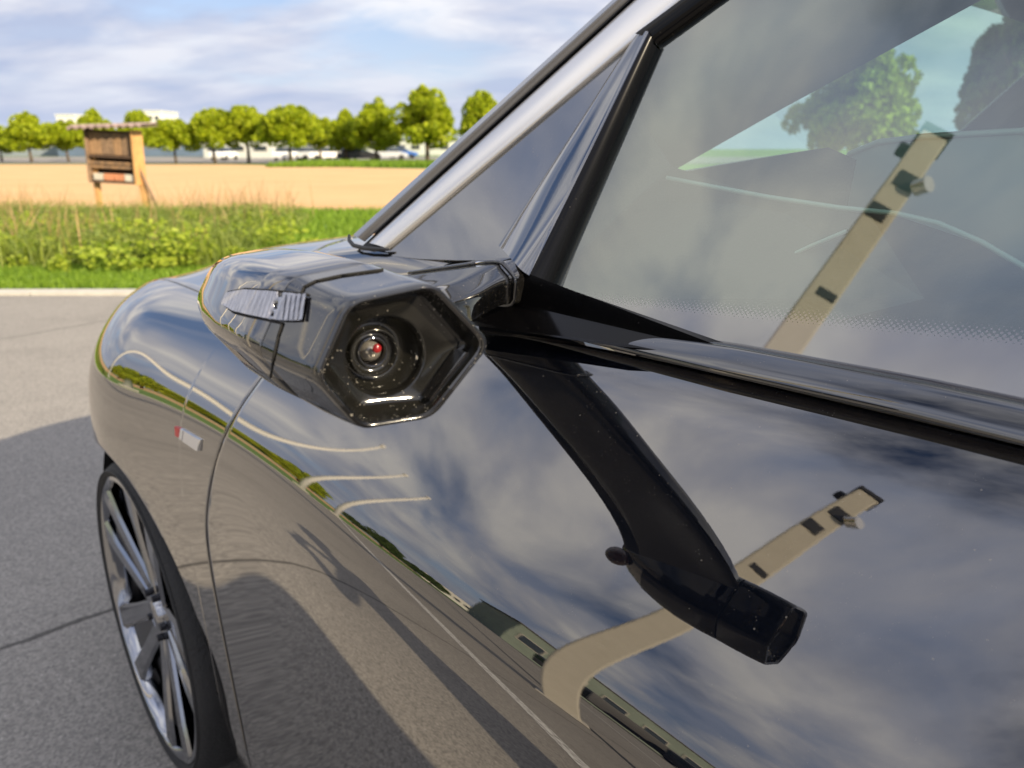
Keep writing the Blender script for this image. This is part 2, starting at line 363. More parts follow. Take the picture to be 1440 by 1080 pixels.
def side_panel(name, ufun0, ufun1, nu, vspan=(0, 1), nv=150, arch=None, lip=0.012):
    """strip of the body side between two u-boundaries; edges folded inward so that the shut line has depth"""
    vs_ = np.linspace(vspan[0], vspan[1], nv)
    P = np.zeros((nu, nv, 3)); 
    for i in range(nu):
        s = i / (nu - 1)
        um = (ufun0(.7) * (1 - s) + ufun1(.7) * s)
        vv = vs_
        if arch is not None:
            d = RA ** 2 - (um - arch) ** 2
            zl = HZ + math.sqrt(max(d, 0)) if d > 0 else 0
            v0 = max(vspan[0], v_at_z(um, zl)) if d > 0 else vspan[0]
            vv = np.linspace(v0, vspan[1], nv)
        base = side_pts(um, vv)
        for j in range(nv):
            z = base[j, 2]; uu = ufun0(z) * (1 - s) + ufun1(z) * s
            P[i, j] = (uu, base[j, 1], base[j, 2])
        if abs(ufun0(.3) - ufun0(.9)) + abs(ufun1(.3) - ufun1(.9)) > 1e-6:
            P[i, :, 1:] = at_u_cols(P[i, :, 0], vv)
    return P
def fold(P, ends=(True, True), low=False, top=True, d=0.014, r=0.0012):
    """add rounded, inward-folded rims to a surface grid"""
    def nrm(P):
        du = np.gradient(P, axis=0); dv = np.gradient(P, axis=1); n = np.cross(dv, du); n /= np.linalg.norm(n, axis=2, keepdims=True) + 1e-12
        if n[..., 1].mean() + n[..., 2].mean() < 0: n = -n
        return n
    for side in range(2):
        if not ends[side]: continue
        n = nrm(P); idx = 0 if side == 0 else -1; nxt = 1 if side == 0 else -2
        t = P[idx] - P[nxt]; t /= np.linalg.norm(t, axis=1, keepdims=True)
        e = P[idx].copy(); rows = [e + t * r * .5 - n[idx] * r * .25, e + t * r - n[idx] * r, e + t * r - n[idx] * d]
        P = np.concatenate([np.array(rows)[::-1], P], 0) if side == 0 else np.concatenate([P, np.array(rows)], 0)
    for side, flag in ((0, low), (1, top)):
        if not flag: continue
        n = nrm(P); idx = 0 if side == 0 else -1; nxt = 1 if side == 0 else -2
        t = P[:, idx] - P[:, nxt]; t /= np.linalg.norm(t, axis=1, keepdims=True) + 1e-12
        e = P[:, idx]; rows = np.stack([e + t * r * .5 - n[:, idx] * r * .25, e + t * r - n[:, idx] * r, e + t * r - n[:, idx] * d], 1)
        P = np.concatenate([rows[:, ::-1], P], 1) if side == 0 else np.concatenate([P, rows], 1)
    return P
cst = lambda c: (lambda z: c)
G2 = 0.0030
def add_panel(name, P, mat='paint', both=True, **k):
    V, F = grid(fold(P, **k)); return part(name, V, F, mat, both=both)
door = add_panel('front_door', side_panel('d', cst(-0.095), lambda z: gap_u(z) - G2, 150, (0.0, 1)))
add_panel('rear_door', side_panel('d', cst(-1.02), cst(-0.103), 60))
add_panel('rear_quarter', side_panel('d', cst(-2.38), cst(-1.03), 90, (0.0, 1), arch=HUBR), ends=(False, True))
# fender: strip behind the arch, then above it
Pa = side_panel('f', lambda z: gap_u(z) + G2, cst(HUBF + RA), 170, (0.0, 1), 150, arch=None)
def fender():
    us = np.concatenate([np.linspace(0, 1, 24)[:-1], 1 + np.sin(np.linspace(-1, 1, 120) * math.pi / 2) * .5 + .5])
    nv = 150; P = []
    for s in us:
        if s <= 1:
            f = lambda z, s=s: (gap_u(z) + G2) * (1 - s) + (HUBF - RA - .001) * s
            vv = np.linspace(0, 1, nv) 
        else:
            uu = HUBF - RA + 2 * RA * (s - 1) ; f = cst(min(uu, HUBF + RA - .0005))
            zl = HZ + math.sqrt(max(RA ** 2 - (f(0) - HUBF) ** 2, 0)); vv = np.linspace(v_at_z(f(0), zl), 1, nv)
        q = side_pts(f(.7), vv); uu_ = np.array([f(z) for z in q[:, 2]]); P.append(np.column_stack([uu_, at_u_cols(uu_, vv)]))
    return np.array(P)
add_panel('front_fender', fender(), ends=(True, False), low=True)
add_panel('front_bumper', side_panel('b', cst(HUBF + RA), cst(2.52), 60, (0.0, 1)), ends=(False, False))
# dark inner body seen through the shut lines and arches
def inner():
    for (a, b) in ((-2.2, HUBR - RA), (HUBR + RA, HUBF - RA - .03)):
        P = side_panel('i', cst(a), cst(b), 24, (0.02, .99), 40); P[..., 1] -= 0.014; P[..., 2] -= 0.006
        V, F = grid(P); part('inner_panel', V, F, 'gap_black', both=True)
    P = side_panel('i', cst(HUBF - RA - .03), cst(2.3), 30, (0.66, .99), 30); P[..., 1] -= 0.014; P[..., 2] -= 0.008
    V, F = grid(P); part('inner_panel', V, F, 'gap_black', both=True)
inner()
for hu in (HUBF, HUBR):      # wheel wells
    n = 40; P = np.zeros((n, 2, 3))
    for i in range(n):
        a = -0.25 + (math.pi + .5) * i / (n - 1)
        for j, w in enumerate((-.345, -.70)): P[i, j] = (hu + (RA + .012) * math.cos(a), w - (0.03 if j == 0 and abs(a - 1.57) > 1.2 else 0), HZ + (RA + .012) * math.sin(a))
    V, F = grid(P); part('wheel_well', V, F, 'gap_black', both=True)
    V = [(hu + (RA + .02) * math.cos(a), -.70, HZ + (RA + .02) * math.sin(a)) for a in np.linspace(0, 2 * math.pi, 32, endpoint=False)]
    part('wheel_well', V, [tuple(range(32))], 'gap_black', both=True)

# hood + scuttle
def hood_z(u, w):
    r = row(u)[12]; s = max(0.0, (r[0] - w) / (r[0] - WC)); s = min(s, 1.0)
    bulge = 0.036 * (1 / (1 + math.exp(-(s - 0.16) * 26)) - 1 / (1 + math.exp(0.16 * 26)))
    return r[1] + bulge + 0.035 * math.sin(s * math.pi / 2)
def hood_rear(w): return float(np.interp(-w, [.47, .56, .655, .80, .90, 1.15, 1.42], [1.30, 1.36, 1.45, 1.60, 1.67, 1.76, 1.79]))
def hood_grid(u0, u1, nu, nw):
    P = np.zeros((nu, 2 * nw - 1, 3))
    for j in range(nw):
        s = j / (nw - 1)
        for i in range(nu):
            ur = 0; w = -.7
            for _ in range(3):
                a, b = u0(w), u1(w); u = a + (b - a) * i / (nu - 1); r = row(u)[12]; w = (r[0] - .008) * (1 - s) + WC * s
            z = hood_z(u, w); P[i, j] = (u, w, z); P[i, 2 * nw - 2 - j] = (u, 2 * WC - w, z)
    return P
P = hood_grid(lambda w: hood_rear(w) + .003, lambda w: 2.42, 70, 60)
add_panel('hood', P, both=False, ends=(True, True), low=True, top=True)
P = hood_grid(lambda w: 1.045, lambda w: hood_rear(w) - .003, 30, 60)
add_panel('scuttle_panel', P, both=False, ends=(False, True), low=False, top=False)
P = hood_grid(lambda w: 1.1, lambda w: 2.3, 20, 20); P[..., 2] -= .016; V, F = grid(P); part('inner_panel', V, F, 'gap_black')
# nose and tail closures
def cap(u, name, mat):
    a = side_pts(u, np.linspace(0, 1, 40)); rows = []
    for s in np.linspace(0, 1, 24):
        r = a.copy(); r[:, 1] = a[:, 1] * (1 - s) + (2 * WC - a[:, 1]) * s; r[:, 0] += (0.07 if u > 0 else -0.09) * math.sin(s * math.pi); rows.append(r)
    V, F = grid(np.array(rows), flip=u > 0); part(name, V, F, mat)
cap(2.52, 'front_grille', 'gloss_black'); cap(-2.38, 'tailgate_lower', 'paint')

# ------------------------------------------------------------------ greenhouse on the side-glass plane
def line_ext(a, b, t): return a + (b - a) * t
def loft(lines, n=40):
    """lines: list of (p0,p1) straight rails -> grid"""
    return np.array([[l[0] + (l[1] - l[0]) * (i / (n - 1)) for l in lines] for i in range(n)])
def smooth_profile(lines, n=40, m=24):
    P = loft(lines, n); out = []
    for r in P: out.append(bspline(r, np.linspace(0, 1, m)))
    return np.array(out)
EXT = 1.85      # run pillar rails on past the frame to the roof
def rail(p, q, off=0.0, off2=None, ext=EXT):
    a = G(*p, off); b = G(*q, off if off2 is None else off2); return a, a + (b - a) * ext
# grey-black pillar skin: from the bright strip round to the windscreen
r1 = rail((513, 340), (887, 0), -.002); r2 = rail((503, 334), (870, 0), .007); r3 = rail((491, 328), (853, 0), -.006)
r4 = (r3[0] + np.array([.02, -.035, -.004]), r3[1] + np.array([.03, -.045, .004]))
r5 = (r3[0] + np.array([-.005, -.075, -.006]), r3[1] + np.array([.01, -.09, .004]))
a_pillar = part('a_pillar', *grid(smooth_profile([r1, (r1[0] + (r2[0] - r1[0]) * .5 + GN * .008, r1[1] + (r2[1] - r1[1]) * .5 + GN * .008), r2, r3, r4, r5])), 'pillar_grey', both=True)
# bright strip
c1 = rail((518, 342), (892, 0), .0); c2 = rail((544, 349), (957, 0), .0)
cm = [(c1[0] + (c2[0] - c1[0]) * s + GN * h, c1[1] + (c2[1] - c1[1]) * s + GN * h) for s, h in ((0, -.003), (0, .001), (.10, .003), (.35, .0045), (.65, .004), (.90, .002), (1, .0), (1, -.004))]
part('window_trim', *grid(smooth_profile(cm)), 'chrome_strip', both=True)
# dark seam behind both
sm = [rail((505, 350), (880, 0), -.006), rail((549, 351), (961, 0), -.006)]
part('pillar_seal', *grid(loft(sm)), 'rubber', both=True)
# base boot of the pillar
b0 = G(488, 330, .0); b1 = G(550, 352, .0)
mb = MB(); mb.tube([C3(G(x, y, o)) for x, y, o in ((491, 331, -.004), (491, 338, -.001), (497, 345, .002), (512, 349, .004), (530, 350.5, .004), (548, 351, .001))], [.002, .0028, .003, .003, .003, .0015], 10)
mb.build('pillar_boot', 'rubber', car, sharp=60)
# quarter window
def poly_panel(name, pts, off, mat, thick=.004, both=True, round_=None):
    F = [np.array(G(x, y, off)) for x, y in pts]; Bk = [p - GN * thick for p in F]; n = len(F)
    faces = [tuple(range(n))[::-1], tuple(range(n, 2 * n))] + [(i, (i + 1) % n, n + (i + 1) % n, n + i) for i in range(n)]
    o = part(name, np.array(F + Bk), faces, mat, smooth=False, both=both)
    return o
poly_panel('quarter_window', [(541, 353), (896, 44), (908, 50), (716, 364), (690, 366), (640, 366), (590, 364), (552, 360)], -.004, 'gloss_black')
poly_panel('frame_backing', [(552, 342), (905, 48), (760, 400), (700, 470), (600, 420), (560, 380)], -.022, 'gap_black')
# divider bar: bluish facet turning to a black inner facet
d1 = (G(703, 346, -.005), G(899, 44, -.004)); d2 = (G(715, 356, .010), G(904, 43, .003)); d3 = (G(742, 386, .014), G(911, 44, .005)); d4 = (G(750, 391, .011), G(915, 50, .003)); d5 = (G(773, 398, -.006), G(921, 62, -.006))
P = loft([d1, (d1[0]+GN*.005, d1[1]+GN*.004), d2, d3, (d3[0]+GN*.001, d3[1]+GN*.001), d4, d5, (d5[0]-GN*.012, d5[1]-GN*.012)], 60)
# flare the lower end of the facet outward into the mirror foot
for i in range(60):
    s = 1 - i / 59; k = max(0, (s - .55) / .45) ** 2
    P[i, 2] += GN * .006 * k; P[i, 3] += GN * .012 * k
Q = np.array([bspline(r, np.linspace(0, 1, 40)) for r in P])
dv = part('window_divider', *grid(Q[:, :27]), 'gloss_black', both=True)
part('divider_seal', *grid(Q[:, 26:]), 'satin_black', both=True)
# header strip between bright trim and door glass
h0 = rail((893, 47), (957, 0), .004, ext=2.6); h1 = rail((921, 60), (1003, 0), -.004, ext=2.6)
part('window_header', *grid(loft([h0, (h0[0]*.5+h1[0]*.5+GN*.004, h0[1]*.5+h1[1]*.5+GN*.004), h1, (h1[0]-GN*.01, h1[1]-GN*.01)])), 'satin_black', both=True)
# door glass
gl = [G(925, 58, -.010), G(770, 402, -.010)]
rf = h1[1]; zr = rf[2]
uz = lambda u, z, off=-.010: np.array([u, GW - GS * (z - GZ), z]) + GN * off
pa, pb = G(860, 330, -.010), G(1440, 482, -.010)
fl1, fl2 = G(900, 432, -.010), G(1440, 484, -.010)
FRIT = ((fl2[2] - fl1[2]) / (fl2[0] - fl1[0]), 0.0); FRIT = (FRIT[0], fl1[2] - FRIT[0] * (fl1[0] - U0))
m_glass('door_glass', (0.66, 0.86, 0.76), 2.7, frit=True)
m_glass('wind_glass', (0.80, 0.93, 0.86), 1.15)
gb = [uz(-.10, 1.128), uz(.10, 1.128), uz(.34, 1.125), G(768, 465, -.010), gl[1], G(840, 245, -.010), gl[0], rail((921, 60), (1003, 0), -.010, ext=1.6)[1], rail((921, 60), (1003, 0), -.010, ext=2.6)[1]]
top = gb[-1]
gb += [uz(-.10, top[2] + .02)]
n = len(gb); Vg = np.array(gb)
door_glass = part('door_glass', Vg, [tuple(range(n))], 'door_glass', smooth=False, both=True)
rg = np.array([uz(-.16, 1.128), uz(-.16, top[2] + .02), uz(-.75, top[2] + .01), uz(-1.0, 1.4), uz(-1.15, 1.128)])
part('rear_door_glass', rg, [(0, 1, 2, 3, 4)], 'door_glass', smooth=False, both=True)
part('b_pillar', np.array([uz(-.09, 1.12, .0), uz(-.09, top[2] + .03, .0), uz(-.17, top[2] + .03, .0), uz(-.17, 1.12, .0)]), [(0, 1, 2, 3)], 'gloss_black', smooth=False, both=True)
# roof, rear screen, windscreen
zr = top[2]; wr = top[1]
def roof():
    us = [(-2.35, 1.12), (-2.0, 1.34), (-1.5, 1.52), (-1.0, zr + .07), (-.4, zr + .10), (.0, zr + .07), (top[0] + .10, zr + .03)]
    P = []
    for u, zc in us:
        r = []
        for s in np.linspace(0, 1, 21):
            y = wr * (1 - s) + (2 * WC - wr) * s; e = math.sin(s * math.pi) ** .5
            r.append((u + .06 * e * (1 if u > 0 else 0), y, zc - .05 * (1 - e)))
        P.append(r)
    P = np.array(P); V, F = grid(P); part('roof', V, F, 'paint')
    # fill between roof edge and glass plane at the rear
    A = P[:, 0]; B = np.array([uz(min(a[0], 0.2), max(1.1, min(a[2] - .02, zr + .02))) for a in A]); part('roof_side', *grid(np.stack([A, B], 1)), 'paint', both=True)
    # windscreen
    t0 = P[-1]; bl = []
    for s in np.linspace(0, 1, 21):
        w = (-.60) * (1 - s) + (2 * WC + .60) * s; u = 1.08 + .30 * math.sin(s * math.pi); bl.append((u, w, hood_z(min(u, 1.5), w if w > WC else 2 * WC - w) + .01))
    part('windscreen', *grid(np.array([bl, t0])), 'wind_glass')
roof()
# black foot triangle under the divider, and body skin up to the glass line
foot = part('mirror_foot', np.array([G(700, 374, .004), G(720, 368, .012), G(746, 386, .014), G(772, 397, .002), G(1050, 493, -.004), G(1060, 505, .0), G(860, 486, .012), G(700, 462, .016), G(640, 455, .016), G(610, 400, .010), G(640, 390, .004)]), [tuple(range(11))[::-1]], 'satin_black', smooth=False)
def upper_skin():
    P = []
    for u in np.linspace(.44, 1.06, 50):
        a = side_pts(u, np.array([.985]))[0]; zt = float(np.interp(u, [.44, .60, .90, 1.06], [1.150, 1.176, 1.188, 1.165])); b = np.array([u, GW - GS * (zt - GZ) - .002, zt])
        m1 = a * .7 + b * .3 + np.array([0, -.006, -.012]); m2 = a * .25 + b * .75 + np.array([0, .002, -.006])
        P.append(bspline(np.array([a + [0, 0, -.006], m1, m2, b, b + [0, -.02, .003]]), np.linspace(0, 1, 16)))
    part('upper_skin', *grid(np.array(P)), 'paint', both=True)
upper_skin()
# waist rail
def waist():
    P = []
    for u in np.concatenate([np.linspace(-1.05, .3, 40), np.linspace(.31, .625, 40)]):
        k = float(np.clip((.625 - u) / .28, 0, 1)) ** .6
        zb = 1.1435 - .0275 * max(u - .2, 0) + (1 - k) * .004; w0 = -.511
        prof = np.array([(-.535, zb - .003), (-.510, zb - .003), (w0 + .010 * k, zb - .001), (w0 + .0125 * k, zb + .002), (w0 + .009 * k, zb + .007 * k + .001), (w0 + .003 * k, zb + .013 * k), (w0 - .004, zb + .019 * k), (-.522, zb + .021 * k), (-.535, zb + .019 * k)])
        q = bspline(prof, np.linspace(0, 1, 26)); P.append(np.column_stack([np.full(len(q), u), q]))
    P = np.array(P); V, F = grid(P)
    F = list(F) + [tuple((len(P) - 1) * P.shape[1] + k for k in range(P.shape[1]))]
    part('waist_rail', V, F, 'rail_black', both=True)
waist()
# ------------------------------------------------------------------ badge
def badge():
    import itertools
    def on(px, py, off):
        d = ray(px, py); best = None
        for t in np.linspace(.9, 1.6, 1400):
            p = np.array([0, 0, H]) + d * t; v = v_at_z(p[0], p[2]); q = side_pts(p[0], np.array([v]))[0]
            if p[1] <= q[1]: best = p; break
        return best + np.array([0, off, off * .3])
    quads = [('badge', 'badge_silver', [(262, 606), (284, 619), (281, 635), (260, 621)], .004, .004), ]
    root = None
    for nm, mt, q, o, th in quads:
        F = [on(x, y, o) for x, y in q]; Bk = [f - np.array([0, .006, 0]) for f in F]
        root = part(nm, np.array(F + Bk), [(3, 2, 1, 0), (4, 5, 6, 7)] + [(i, (i + 1) % 4, 4 + (i + 1) % 4, 4 + i) for i in range(4)], mt, smooth=False)
    for nm, mt, q, o in (('badge_stripe', 'badge_red', [(249, 600), (256, 603), (255, 616), (250, 613)], .004), ('badge_stripe', 'badge_silver', [(257, 603), (261, 606), (259, 620), (255, 617)], .004)):
        F = [on(x, y, o) for x, y in q]; Bk = [f - np.array([0, .006, 0]) for f in F]
        part(nm, np.array(F + Bk), [(3, 2, 1, 0), (4, 5, 6, 7)] + [(i, (i + 1) % 4, 4 + (i + 1) % 4, 4 + i) for i in range(4)], mt, root, smooth=False)
badge()
# ------------------------------------------------------------------ wheels
def revolve(prof, n=72, ax='w'):
    P = np.array([[(r * math.cos(a), w, r * math.sin(a)) for (w, r) in prof] for a in np.linspace(0, 2 * math.pi, n, endpoint=False)])
    P = np.concatenate([P, P[:1]], 0); return grid(P)
def wheel(hu, sgn=1, steer=0.0):
    w0 = -.312; cs_, sn_ = math.cos(steer), math.sin(steer)
    def put(V): 
        V = np.array(V, float).copy() * np.array([.955, 1, .955]) - np.array([0, 0, .016]); w_ = V[:, 1] + .10 * (steer != 0); V[:, 0], V[:, 1] = V[:, 0] * cs_ - w_ * sn_, V[:, 0] * sn_ + w_ * cs_ - .10 * (steer != 0); V[:, 0] += hu; V[:, 1] += w0; V[:, 2] += HZ; return V
    V, F = revolve([(-.235, .285), (-.245, .33), (-.235, .350), (-.20, .361), (-.12, .363), (-.05, .362), (-.018, .356), (-.004, .347), (.000, .338), (-.004, .332), (-.012, .326), (-.03, .32)])
    def pp(nm, V, F, m, par=None, **k):
        V = put(V); V = C3(V)
        if sgn < 0: V[:, 1] *= -1; F = [tuple(f[::-1]) for f in F]
        return mesh(nm, V, F, m, par, **k)
    tyre = pp('wheel', V, F, 'tyre', car)
    V, F = revolve([(-.012, .330), (-.004, .328), (-.002, .320), (-.008, .312), (-.022, .308), (-.05, .304), (-.20, .290), (-.22, .31)]); pp('rim', V, F, 'rim_silver', tyre, sharp=40)
    V, F = revolve([(-.10, .0), (-.10, .17), (-.105, .175), (-.12, .175), (-.12, .0)]); pp('brake_disc', V, F, 'brake', tyre, sharp=30)
    V, F = revolve([(-.022, .0), (-.022, .028), (-.026, .034), (-.045, .040), (-.08, .06)], 36); pp('hub_cap', V, F, 'rim_silver', tyre, sharp=40)
    for k in range(5):
        a1 = R(72 * k + 40); V, F = revolve([(-.020, .0), (-.020, .008), (-.032, .009)], 10); V = np.array(V) + np.array([.055 * math.cos(a1), 0, .055 * math.sin(a1)]); pp('wheel_bolt', V, F, 'rim_dark', tyre, sharp=30)
    V, F = revolve([(-.0015, .3385), (.0022, .3395), (.0022, .3425), (-.0015, .3440)]); pp('sidewall_rib', V, F, 'tyre', tyre)
    mbc = MB(); mbc.box((-.155, -.085, .04), (.07, .05, .13)); pp('brake_caliper', mbc.V, mbc.F, 'brake', tyre, smooth=False)
    for k in range(5):
        a0 = R(90 + 72 * k + 14)
        for sd_ in (-1, 1):
            prof = []
            for r, hw, dw, th in ((.035, .024, -.034, .03), (.09, .024, -.028, .03), (.16, .024, -.020, .026), (.23, .027, -.012, .022), (.310, .036, -.006, .02)):
                off = sd_ * (.012 + r * .20); ang = a0
                c = np.array([math.cos(ang), math.sin(ang)]); t = np.array([-c[1], c[0]])
                def P3(s, d): q = c * r + t * (off + s); return (q[0], d, q[1])
                prof.append([P3(-hw, dw - .006), P3(-hw * .7, dw), P3(hw * .7 , dw), P3(hw, dw - .006), P3(hw * .9, dw - th), P3(-hw * .9, dw - th)])
            V, F = grid(np.array(prof), closed_v=True); pp('spoke', V, F, 'rim_silver', tyre, sharp=25)
        # dark web between the twin spokes
        c = np.array([math.cos(a0), math.sin(a0)]); t = np.array([-c[1], c[0]])
        q = [(c * r + t * s) for r, s in ((.06, -.01), (.06, .01), (.262, .045), (.262, -.045))]
        pp('spoke_web', [(x[0], -.034 if i < 2 else -.02, x[1]) for i, x in enumerate(q)], [(0, 1, 2, 3)], 'rim_dark', tyre, smooth=False)
for hu in (HUBF, HUBR):
    for s in (1, -1): wheel(hu, s, 0.0)
# floor pan
mb = MB(); mb.box(C3((-.05, WC, .30)), (4.3, 1.25, .10)); mb.build('underbody', 'gap_black', car)

# ------------------------------------------------------------------ camera mirror
FN = np.array([-.978, .206, 0.0]); FC = at_u(557, 498, .335)
def onface(px, py, dep=0.0):
    """point on the plane of the pod's rear face, shifted forward by dep"""
    p0 = FC - FN * dep; d = ray(px, py); o = np.array([0, 0, H]); t = np.dot(p0 - o, FN) / np.dot(d, FN); return o + d * t
hexo = [(481, 419), (604, 393), (686, 479), (602, 586), (500, 603), (433, 528)]
ctr = np.mean([onface(*p) for p in hexo], 0)
def resample(poly, n_edge=10, rnd=.18):
    """closed polygon with rounded corners"""
    poly = [np.array(p) for p in poly]; out = []; n = len(poly)
    for i in range(n):
        a, b, c = poly[i - 1], poly[i], poly[(i + 1) % n]
        p = b + (a - b) * rnd; q = b + (c - b) * rnd
        for s in np.linspace(0, 1, n_edge // 2, endpoint=True): out.append((1 - s) ** 2 * p + 2 * s * (1 - s) * b + s * s * q)
        q2 = c + (b - c) * rnd
        for s in np.linspace(0, 1, n_edge // 2 + 1, endpoint=False)[1:]: out.append(q + (q2 - q) * s)
    return np.array(out)
hexw = [onface(*p) for p in hexo]
hexr = resample(hexw, 12, .16)
def ring(scale, dep, shift=(0, 0, 0), rnd=None, base=None):
    h = hexr if rnd is None else resample(hexw, 12, rnd)
    return ctr + (h - ctr) * scale + np.array([dep, 0, 0]) + np.array(shift)
pod_rings = [  # rear bezel section
    ring(.90, -.004), ring(.945, -.007), ring(.985, -.004), ring(1.0, .002), ring(1.012, .010), ring(1.03, .030), ring(1.035, .052, (0, .002, .002))]
V, F = grid(np.array(pod_rings), closed_v=True)
V = np.asarray(V); cz = [np.mean([V[k][2] for k in f]) for f in F]; lim = ctr[2] - .020
housing = part('camera_mirror', V, [f for f, z in zip(F, cz) if z >= lim], 'pod_black')
part('housing_underside', V, [f for f, z in zip(F, cz) if z < lim], 'pod_under', housing)
# painted cap, forward of the seam
up = np.array([0, 0, 1.0])
def capring(u, sc, sh, sw, sz, rnd):
    h = resample(hexw, 12, rnd); r = h - ctr; r = r * sc; r[:, 1] *= sw; r[:, 2] *= sz; return ctr + r + np.array([u, 0, 0]) + np.array(sh)
caprings = [capring(.0545, 1.02, (0, .002, .002), 1, 1, .18), capring(.055, 1.038, (0, .002, .002), 1, 1, .18), capring(.080, 1.05, (0, .004, .003), 1, 1, .2), capring(.11, 1.05, (0, .006, .005), 1, .98, .24), capring(.14, 1.0, (0, .006, .007), 1, .95, .3),
            capring(.168, .90, (0, .004, .009), 1, .92, .36), capring(.192, .72, (0, .0, .010), 1, .9, .42), capring(.208, .48, (0, -.006, .009), 1, .9, .46), capring(.215, .16, (0, -.010, .008), 1, .9, .46)]
V, F = grid(np.array(caprings), closed_v=True); F = list(F) + [tuple((len(caprings) - 1) * len(hexr) + k for k in range(len(hexr)))]
V = np.asarray(V); cz = [np.mean([V[k][2] for k in f]) for f in F]; lim = ctr[2] - .020
part('mirror_cap', V, [f for f, z in zip(F, cz) if z >= lim], 'paint', housing)
part('cap_underside', V, [f for f, z in zip(F, cz) if z < lim], 'pod_under', housing)
V, F = grid(np.array([ring(1.02, .050, (0, .002, .002)), capring(.060, 1.018, (0, .002, .002), 1, 1, .18)]), closed_v=True); part('cap_seam', V, F, 'gap_black', housing)
# recessed bowl
inner_hex = [(490, 432), (598, 408), (664, 484), (597, 568), (510, 577), (459, 515)]
ihw = [onface(*p, .007) for p in inner_hex]; ihr = resample(ihw, 12, .12)
ic = np.mean(ihw, 0)
cen = onface(541, 501, .014)
def circ(c, r, dep, n=len(hexr), tilt=None):
    ex = np.array([.206, .978, 0]); ez = np.array([0, 0, 1.0]); 
    a0 = math.atan2(hexr[0][2] - ctr[2], np.dot(hexr[0] - ctr, ex)); a1 = math.atan2(hexr[3][2] - ctr[2], np.dot(hexr[3] - ctr, ex)); s = -1 if ((a1 - a0 + math.pi) % (2 * math.pi) - math.pi) < 0 else 1
    return np.array([c + r * (math.cos(a0 + s * 2 * math.pi * k / n) * ex + math.sin(a0 + s * 2 * math.pi * k / n) * ez) - FN * dep for k in range(n)])
mpp = np.linalg.norm(onface(600, 500, .014) - onface(540, 500, .014)) / 60      # metres per pixel across the face
R1 = 52 * mpp
rows_ = [ring(.90, -.004), ring(.885, -.001), ihr * .5 + ring(.885, .0) * .5 + np.array([.002, 0, 0]), ihr, ic + (ihr - ic) * .97 + np.array([.003, 0, 0]), (ic + (ihr - ic) * .90 + np.array([.005, 0, 0])),
         circ(cen, R1 * 1.10, -.002), circ(cen, R1 * 1.03, -.001), circ(cen, R1, .001), circ(cen, R1 * .97, .006)]
V, F = grid(np.array(rows_), closed_v=True); part('bezel_bowl', V, F, 'bowl', housing)
ch = onface(534, 502, .013)
rows_ = [circ(cen, R1 * .97, .004), circ(cen * .5 + ch * .5, R1 * .80, .014), circ(ch, R1 * .68, .017), circ(ch, R1 * .655, .010), circ(ch, R1 * .63, .0075), circ(ch, R1 * .60, .0075), circ(ch, R1 * .56, .012), circ(ch, R1 * .48, .014), circ(ch, R1 * .42, .013)]
V, F = grid(np.array(rows_), closed_v=True); part('camera_ring', V, F, 'bezel', housing)
rows_ = [circ(ch, R1 * .42, .013), circ(ch, R1 * .38, .010), circ(ch, R1 * .33, .012), circ(ch, R1 * .31, .018)]
V, F = grid(np.array(rows_), closed_v=True); part('lens_barrel', V, F, 'lens_glass', housing)
def dome(c, r, dep, h, name, mat, n=36, par=None):
    rr = [circ(c, r * math.cos(a), dep - h * math.sin(a), n) for a in np.linspace(0, math.pi / 2 * .98, 10)]
    V, F = grid(np.array(rr), closed_v=True); F = list(F) + [tuple((9) * n + k for k in range(n))]; return part(name, V, F, mat, par or housing)
simple('lens_grey', (0.30, 0.28, 0.25), 0.12, metal=.7, var=.1)
dome(ch, R1 * .31, .018, .007, 'lens', 'lens_grey')
dome(onface(530, 490, .018), R1 * .12, .0, .0015, 'lens_reflection', 'red_glint', 24)  # red reflection in the lens, put in as a flat coloured dome
# small bright moulding on the lower right of the bezel
bw = [onface(x, y, .004) for x, y in ((648, 494), (664, 494), (611, 572), (600, 560))]
part('bezel_insert', np.array([p - [.003, 0, 0] for p in bw] + [p + [.006, 0, 0] for p in bw]), [(0, 1, 2, 3), (4, 7, 6, 5), (0, 4, 5, 1), (1, 5, 6, 2), (2, 6, 7, 3), (3, 7, 4, 0)], 'gloss_black', housing, smooth=False)
# pod surface point lookup for things set into the cap
def pod_hit(px, py, off):
    from mathutils.bvhtree import BVHTree
    global _bvh
    if '_bvh' not in globals():
        VV = []; FF = []
        for rr in (np.array(pod_rings), np.array(caprings)):
            a, b = grid(rr, closed_v=True); k = len(VV); VV += [tuple(v) for v in a]; FF += [tuple(i + k for i in f) for f in b]
        _bvh = BVHTree.FromPolygons(VV, FF)
    d = Vector(ray(px, py)).normalized(); hit = _bvh.ray_cast(Vector((0, 0, H)), d)
    if hit[0] is None:
        hit = _bvh.find_nearest(Vector((0, 0, H)) + d * .66)
    nn = hit[1]; nn = nn if nn.dot(d) < 0 else -nn
    return np.array(hit[0] + nn * off)
def skin_patch(name, top_line, bot_line, n, m, off, mat, par, sharp=None):
    P = np.zeros((n, m, 3)); tl = np.array(top_line, float); bl = np.array(bot_line, float)
    for i in range(n):
        s = i / (n - 1) * (len(tl) - 1); k = min(int(s), len(tl) - 2); f = s - k
        a = tl[k] * (1 - f) + tl[k + 1] * f; b = bl[k] * (1 - f) + bl[k + 1] * f
        for j in range(m): q = a + (b - a) * j / (m - 1); P[i, j] = pod_hit(q[0], q[1], off)
    return P
